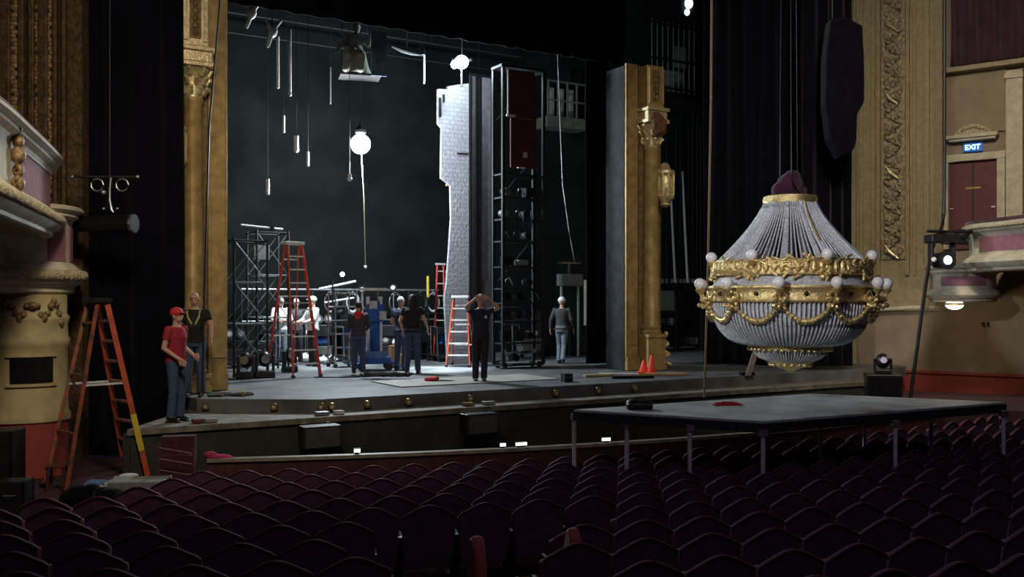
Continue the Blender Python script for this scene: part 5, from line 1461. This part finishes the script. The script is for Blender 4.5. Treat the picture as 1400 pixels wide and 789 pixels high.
# right boxes
Rp = smooth_path([at(1336, 22.0, 0)[:2], at(1334, 20.9, 0)[:2], at(1350, 20.2, 0)[:2], at(1390, 19.4, 0)[:2], at(1440, 18.4, 0)[:2], at(1500, 17.6, 0)[:2]], 8)
Z1, Z0 = zat(308, 20.6), zat(372, 20.6)
t = thing('box_balcony', 'cream box balcony with a long rose panel at the right edge', 'balcony', (0, 0, 0))
MB().sweep(Rp, box_profile(Z0, Z1, .28), 1).build('parapet', M['cream'], t)
panel_strip(Rp, 15, 38, Z0 + .42, Z1 - .28, .28 * .42 + .012, 1, 'rose_panel', M['pink'], t)
m = MB()
for i in range(6, len(Rp) - 1):
    p, q = Rp[i], Rp[i + 1]; tt = (q - p).normalized(); n_ = Vector((tt.y, -tt.x))
    for f in (0, .5):
        c = p.lerp(q, f) + n_ * .26; m.ball((c.x, c.y, Z1 - .085), (.03, .03, .03), 6)
m.build('bead_moulding', M['creamorn'], t)
MB().sweep(Rp, [(.02, Z1), (.2, Z1), (.2, Z1 + .08), (.02, Z1 + .08)], 1).build('rail_cushion', M['purplecloth'], t)
MB().prism([tuple(p) for p in Rp] + [tuple(WA + wd * 6.6), tuple(WA + wd * 3.6)], Z0 + .05, Z0 + .15).build('soffit', M['beige'], t, smooth=False)
Rq = smooth_path([at(1278, 22.6, 0)[:2], at(1281, 21.9, 0)[:2], at(1300, 21.4, 0)[:2], at(1330, 21.1, 0)[:2], at(1351, 21.3, 0)[:2], at(1356, 21.9, 0)[:2]], 8)
Z1, Z0 = zat(362, 21.3), zat(413, 21.3)
t = thing('box_balcony', 'lower cream corbel of the right boxes with a small rose panel and lamp beneath', 'balcony', (0, 0, 0))
MB().sweep(Rq, box_profile(Z0, Z1, .22), 1).build('parapet', M['cream'], t)
panel_strip(Rq, 13, 28, Z0 + .36, Z1 - .26, .22 * .42 + .012, 1, 'rose_panel', M['pink'], t)
MB().prism([tuple(p) for p in Rq] + [tuple(WA + wd * 3.2 + Vector((-.06, -.08))), tuple(WA + wd * 2.3 + Vector((-.06, -.08)))], Z0, Z0 + .1).build('soffit', M['beige'], t, smooth=False)
MB().prism([tuple(p) for p in Rq] + [tuple(WA + wd * 3.2 + Vector((-.06, -.08))), tuple(WA + wd * 2.3 + Vector((-.06, -.08)))], Z1 - .12, Z1 - .02).build('top_slab', M['beige'], t, smooth=False)
# dome lamp under it
lp = at(1305, 21.55, Z0 - .02)
t = thing('dome_lamp', 'round glowing dome lamp under the right box corbel', 'lamp', lp)
MB().lathe([(.21, 0), (.23, -.02), (.2, -.05)], n=24).build('rim', M['brass'], t)
MB().ball((0, 0, -.04), (.19, .19, .11), 20).build('dome', M['warmb'], t)
point('box_lamp_light', lp + Vector((0, 0, -.3)), 26, (1, .8, .5), .15)

# moving light on bracket with lens
ml = at(1292, 20.2, zat(356, 20.2))
t = thing('moving_light', 'black moving light with a lit bluish lens, bracketed beside the right box', 'stage light', ml, R(10))
MB().cone((-.02, .25, 0), (-.02, -.12, 0), .17, .20, 20).build('head', M['blackp'], t)
MB().cone((-.02, -.121, 0), (-.02, -.135, 0), .09, .09, 20).build('lens', M['lens'], t)
for sx in (-1, 1): MB().box((sx * .26 - .02, .08, .14), (.05, .16, .5)).build('yoke_arm', M['blackp'], t, smooth=False, bevel=.02)
MB().box((0, .1, .46), (.66, .34, .18)).build('base', M['blackp'], t, smooth=False, bevel=.03)
MB().cone((-.35, .1, .62), (.9, .1, .62), .03).build('pipe', M['rigblk'], t)
MB().box((0, .1, .57), (.12, .08, .12)).build('clamp', M['blackm'], t, smooth=False)
MB().cone((-.26, -.02, 0), (-.30, -.05, .02), .05).build('knob', M['alu'], t)
random.seed(44)
t = thing('cable_cluster', 'black knot of cables and clamps above the right moving light', 'cable', at(1304, 20.5, zat(325, 20.5)))
m = MB()
for i in range(9):
    a = i * .8; m.tube([(-.25 + .08 * q + .05 * math.sin(a), .1 * math.sin(q + a), .14 * math.sin(q * .9 + a)) for q in range(8)], .028, 6)
m.ball((.15, 0, .05), (.18, .15, .14), 10).ball((-.1, .05, -.02), (.2, .14, .12), 10)
m.build('cable_loops', M['cable'], t)
p = [at(1291, 21.6, 9.5), at(1291, 21.6, 6), at(1290, 21.5, 3.6), at(1281, 21.0, 3.1), at(1272, 20.8, 2.6), at(1262, 20.8, 1.6), at(1252, 20.8, .4), at(1244, 20.8, -.55)]
tag(MB().tube(smooth_path(p, 5), .042, 8).build('trunk_cable', M['cable']), 'thick black cable trunk hanging down the right wall past the moving light', 'cable')
# small dark wall bracket on tan wall
t = MB().cone((-.06, 0, 0), (-.06, 0, .12), .02).cone((.06, 0, 0), (.06, 0, .12), .02).build('wall_socket', M['blackm'], loc=(WA.x + wd.x * ws(1350) - .06, WA.y + wd.y * ws(1350), wz(1350, 447))); tag(t, 'tiny dark double bracket on the tan right wall', 'bracket')
# moving head on subwoofer at right by the wall
sp_ = at(1207, 21.0, 0); zt_ = zat(511, 21.0); zb_ = -.55
t = thing('subwoofer', 'black cabinet standing at the foot of the tan right wall', 'speaker', (sp_.x, sp_.y, zb_), R(-15))
MB().box((0, 0, (zt_ - zb_) / 2), (.74, .6, zt_ - zb_)).build('cabinet', M['blackp'], t, smooth=False, bevel=.02)
MB().box((0, -.31, (zt_ - zb_) / 2), (.66, .02, zt_ - zb_ - .1)).build('grille', M['blackm'], t, smooth=False)
t = thing('moving_light', 'black round-headed moving light on top of the right cabinet', 'stage light', (sp_.x, sp_.y, zt_ + .002), R(-15))
MB().box((0, 0, .05), (.34, .3, .1)).build('base', M['blackp'], t, smooth=False, bevel=.02)
for sx in (-1, 1): MB().box((sx * .17, 0, .2), (.04, .12, .26)).build('yoke_arm', M['blackp'], t, smooth=False)
h = MB().ball((0, 0, .28), (.15, .17, .17), 18).build('head', M['blackp'], t)
MB().cone((0, -.14, .30), (0, -.18, .31), .07, .07, 16).build('lens', M['chrome'], h)
# side terrace that carries it
tr = MB().prism([at(1168, 20.2, 0)[:2], at(1480, 18.6, 0)[:2], at(1480, 21.7, 0)[:2], at(1168, 23.6, 0)[:2]], -1.9, -.552).build('floor_side_terrace', M['carpet'], smooth=False); struct(tr)

# ================================================================== LEFT LIGHTING BOOM
by = 15.2
t = thing('lighting_bar', 'black pipe with clamps and a long lantern hung before the left drape', 'stage light', at(150, by, zat(270, by)))
MB().cone((at(98, by, 0).x - at(150, by, 0).x, 0, .33), (at(188, by, 0).x - at(150, by, 0).x, 0, .33), .02).build('pipe', M['rigblk'], t)
MB().ball((at(188, by, 0).x - at(150, by, 0).x, 0, .33), .03, 8).ball((at(99, by, 0).x - at(150, by, 0).x, 0, .33), .035, 8).build('pipe_cap', M['steel'], t)
for x in (-.2, .2):
    MB().tube([(x + .1 * math.cos(q * .7), 0, .20 + .1 * math.sin(q * .7)) for q in range(10)], .014, 6).build('clamp', M['steel'], t)
MB().tube([(.02, 0, .33), (.0, 0, .15), (.0, 0, -.05), (.03, 0, -.2), (.06, 0, -.24)], .018, 6).build('yoke', M['steel'], t)
MB().ball((-.10, 0, .08), .045, 8).ball((-.1, 0, -.18), .025, 8).ball((.12, 0, -.18), .025, 8).build('bolt', M['steel'], t)
o = MB().cone((-.55, .05, -.42), (.38, -.05, -.42), .13, .15, 20).build('lantern_body', M['blackm'], t)
MB().cone((.381, -.05, -.42), (.42, -.055, -.42), .155, .15, 24).build('lens', M['chrome'], o)
MB().cone((0, 0, .33), (0, 0, 6), .01).build('hanger_line', M['cable'], t)

# ================================================================== LEFT FOREGROUND CLUTTER
def heap(name, px, Y, z, parts, m, label, cat, rot=0, vox=.012):
    t = thing(name, label, cat, at(px, Y, z), rot)
    mb = MB()
    for c, r in parts: mb.ball(c, r, 10)
    remeshed(mb, 'folds', m, vox, t); return t
case('flat_case', 190, 12.75, -1.0, (.74, .42, .27), R(6), M['silver'], 'flat silver-grey case lying beyond the left seats')
heap('paper_bundle', 165, 13.1, -1.0, [((0, 0, .16), (.22, .12, .05)), ((.1, 0, .24), (.14, .08, .035)), ((-.12, .02, .1), (.1, .1, .1))], M['paper'], 'crumpled white paper bundle at the foot of the orange ladder', 'paper', R(20))
heap('blue_towel', 128, 12.9, -1.0, [((0, 0, .12), (.16, .11, .12)), ((.1, .03, .18), (.12, .08, .05))], M['bluecloth'], 'crumpled blue and white towel left of the silver case', 'towel')
heap('paper_bundle', 142, 12.75, -1.0, [((0, 0, .15), (.13, .08, .03)), ((.1, 0, .2), (.09, .07, .025)), ((0, 0, .07), (.1, .08, .07))], M['paper'], 'small white paper scrap on top of the blue towel pile', 'paper', R(-20))
heap('white_rag', 104, 12.6, -1.0, [((0, 0, .04), (.14, .08, .04)), ((.1, .03, .05), (.08, .07, .045))], M['paper'], 'small pale rag on the landing left of the blue towel', 'cloth')
heap('dark_bag', 112, 12.35, -1.0, [((0, 0, .13), (.26, .16, .13)), ((.12, .02, .2), (.12, .12, .08)), ((-.16, 0, .1), (.14, .12, .1))], M['blackcloth'], 'slumped black bag in front of the blue towel', 'bag')
heap('dark_bag', 150, 12.3, -1.0, [((0, 0, .12), (.24, .15, .12)), ((-.1, .02, .18), (.12, .1, .07))], M['navycloth'], 'slumped navy bag between the black bag and the silver case', 'bag')
case('black_cabinet', 2, 12.4, -1.0, (.42, .4, .98), R(5), M['blackp'], 'black cabinet cropped by the left edge of the photo in front of the pier', 'cabinet')
case('black_cabinet', 20, 11.9, -1.0, (.34, .3, .42), R(5), M['blackp'], 'low black box in front of the cropped black cabinet', 'cabinet')
t = thing('wooden_stool', 'small dark stool between the pier and the orange ladder', 'stool', at(78, 13.35, -1.0), R(10))
MB().box((0, 0, .34), (.26, .24, .04)).build('seat', M['arm'], t, smooth=False, bevel=.01)
for sx in (-1, 1):
    for sy in (-1, 1): MB().box((sx * .1, sy * .09, .16), (.03, .03, .32)).build('leg', M['arm'], t, smooth=False)
# little stair with rails and pink cloth
t = thing('carpeted_steps', 'short red-carpeted steps with thin rails at the left end of the pit', 'steps', (-4.72, 13.42, -.998), R(14))
MB().box((0, 0, .12), (.45, .7, .24)).box((0, .12, .36), (.45, .45, .24)).box((0, .23, .6), (.45, .22, .24)).build('step_block', mat('oxblood_carpet', (.05, .010, .016), .9, var=.3, scale=20), t, smooth=False)
m = MB()
for i in range(3): m.tube([(-.22, -.36, .34 + .15 * i), (.24, -.36, .24 + .15 * i)], .012, 6)
m.build('hand_rail', M['doorred'], t)
m = MB().cone((-.22, -.36, .0), (-.22, -.36, .7), .016).cone((.24, -.36, 0), (.24, -.36, .6), .016); m.build('rail_post', M['doorred'], t)
heap('pink_cloth', 297, 13.66, RT + .0, [((0, 0, .02), (.2, .07, .035)), ((-.1, 0, .05), (.1, .06, .05)), ((.12, -.01, -.0), (.12, .06, .03))], M['pinkc'], 'raspberry pink cloth draped on the left end of the pit rail', 'cloth', R(12))

# ================================================================== LIGHTS
def area(name, loc, target, power, color, size, sizey=None, spread=180):
    l = bpy.data.lights.new(name, 'AREA'); l.energy = power; l.color = color; l.size = size
    if sizey: l.shape = 'RECTANGLE'; l.size_y = sizey
    l.spread = R(spread)
    o = bpy.data.objects.new(name, l); COL.objects.link(o); o.location = loc
    d = Vector(target) - Vector(loc); o.rotation_euler = d.to_track_quat('-Z', 'Y').to_euler(); return o
def spot(name, loc, target, power, color, ang, blend=.6, rad=.3):
    l = bpy.data.lights.new(name, 'SPOT'); l.energy = power; l.color = color; l.spot_size = R(ang); l.spot_blend = blend; l.shadow_soft_size = rad
    o = bpy.data.objects.new(name, l); COL.objects.link(o); o.location = loc
    d = Vector(target) - Vector(loc); o.rotation_euler = d.to_track_quat('-Z', 'Y').to_euler(); return o
spot('unseen_tower_spot', (-4.5, -3, 7), S(-4.9, 2.2, 3.8), 1500, (1, .86, .62), 15, .9)  # unseen front spot put in to light the left gilded tower
spot('unseen_tower_spot_right', (-3.5, -3, 7), S(4.9, 2.2, 3.6), 1900, (1, .86, .6), 15, .9)  # unseen front spot put in to light the right gilded tower
spot('chandelier_focus', (-5.0, 2, 6.0), (cx0, cy0, 2.2), 4600, (.97, .96, 1), 17, .9)
area('house_lights', (3, 3, 11), (4, 13, 0), 135, (.85, .75, .9), 6)
area('box_wash_left', (-2.5, 7.5, 7.5), (-7.5, 14.2, 2.5), 150, (1, .84, .58), 1.2, spread=110)
area('wall_wash_right', (6, 13, 9.5), (11.3, 23, 3), 230, (1, .88, .66), 2, spread=100)

spot('added_floor_spot', at(598, 22.9, 8.6), at(598, 22.9, 0), 16000, (.8, .93, 1), 17, .5)  # unseen overhead spot added to whiten the upstage floor patch
spot('added_floor_spot_left', at(430, 24.2, 8.6), at(430, 24.2, 0), 9000, (.8, .93, 1), 26, .8)  # second added spot, brightens floor and white shirts near the red ladder
w = bpy.data.worlds.new('world'); bpy.context.scene.world = w; w.use_nodes = True
w.node_tree.nodes['Background'].inputs[0].default_value = (.5, .36, 1, 1)
w.node_tree.nodes['Background'].inputs[1].default_value = .0075

# ================================================================== CAMERA
cam = bpy.data.cameras.new('camera'); co = bpy.data.objects.new('camera', cam); COL.objects.link(co)
co.location = (0, 0, CZ); co.rotation_euler = (R(90), 0, 0)
cam.sensor_width = 36; cam.sensor_fit = 'HORIZONTAL'; cam.lens = F / 1400 * 36
cam.shift_y = (HY - 394.5) / 1400
cam.clip_end = 200
sc = bpy.context.scene; sc.camera = co
sc.view_settings.view_transform = 'Standard'; sc.view_settings.look = 'None'
sc.view_settings.exposure = 0; sc.view_settings.gamma = 1; sc.view_settings.use_curve_mapping = False
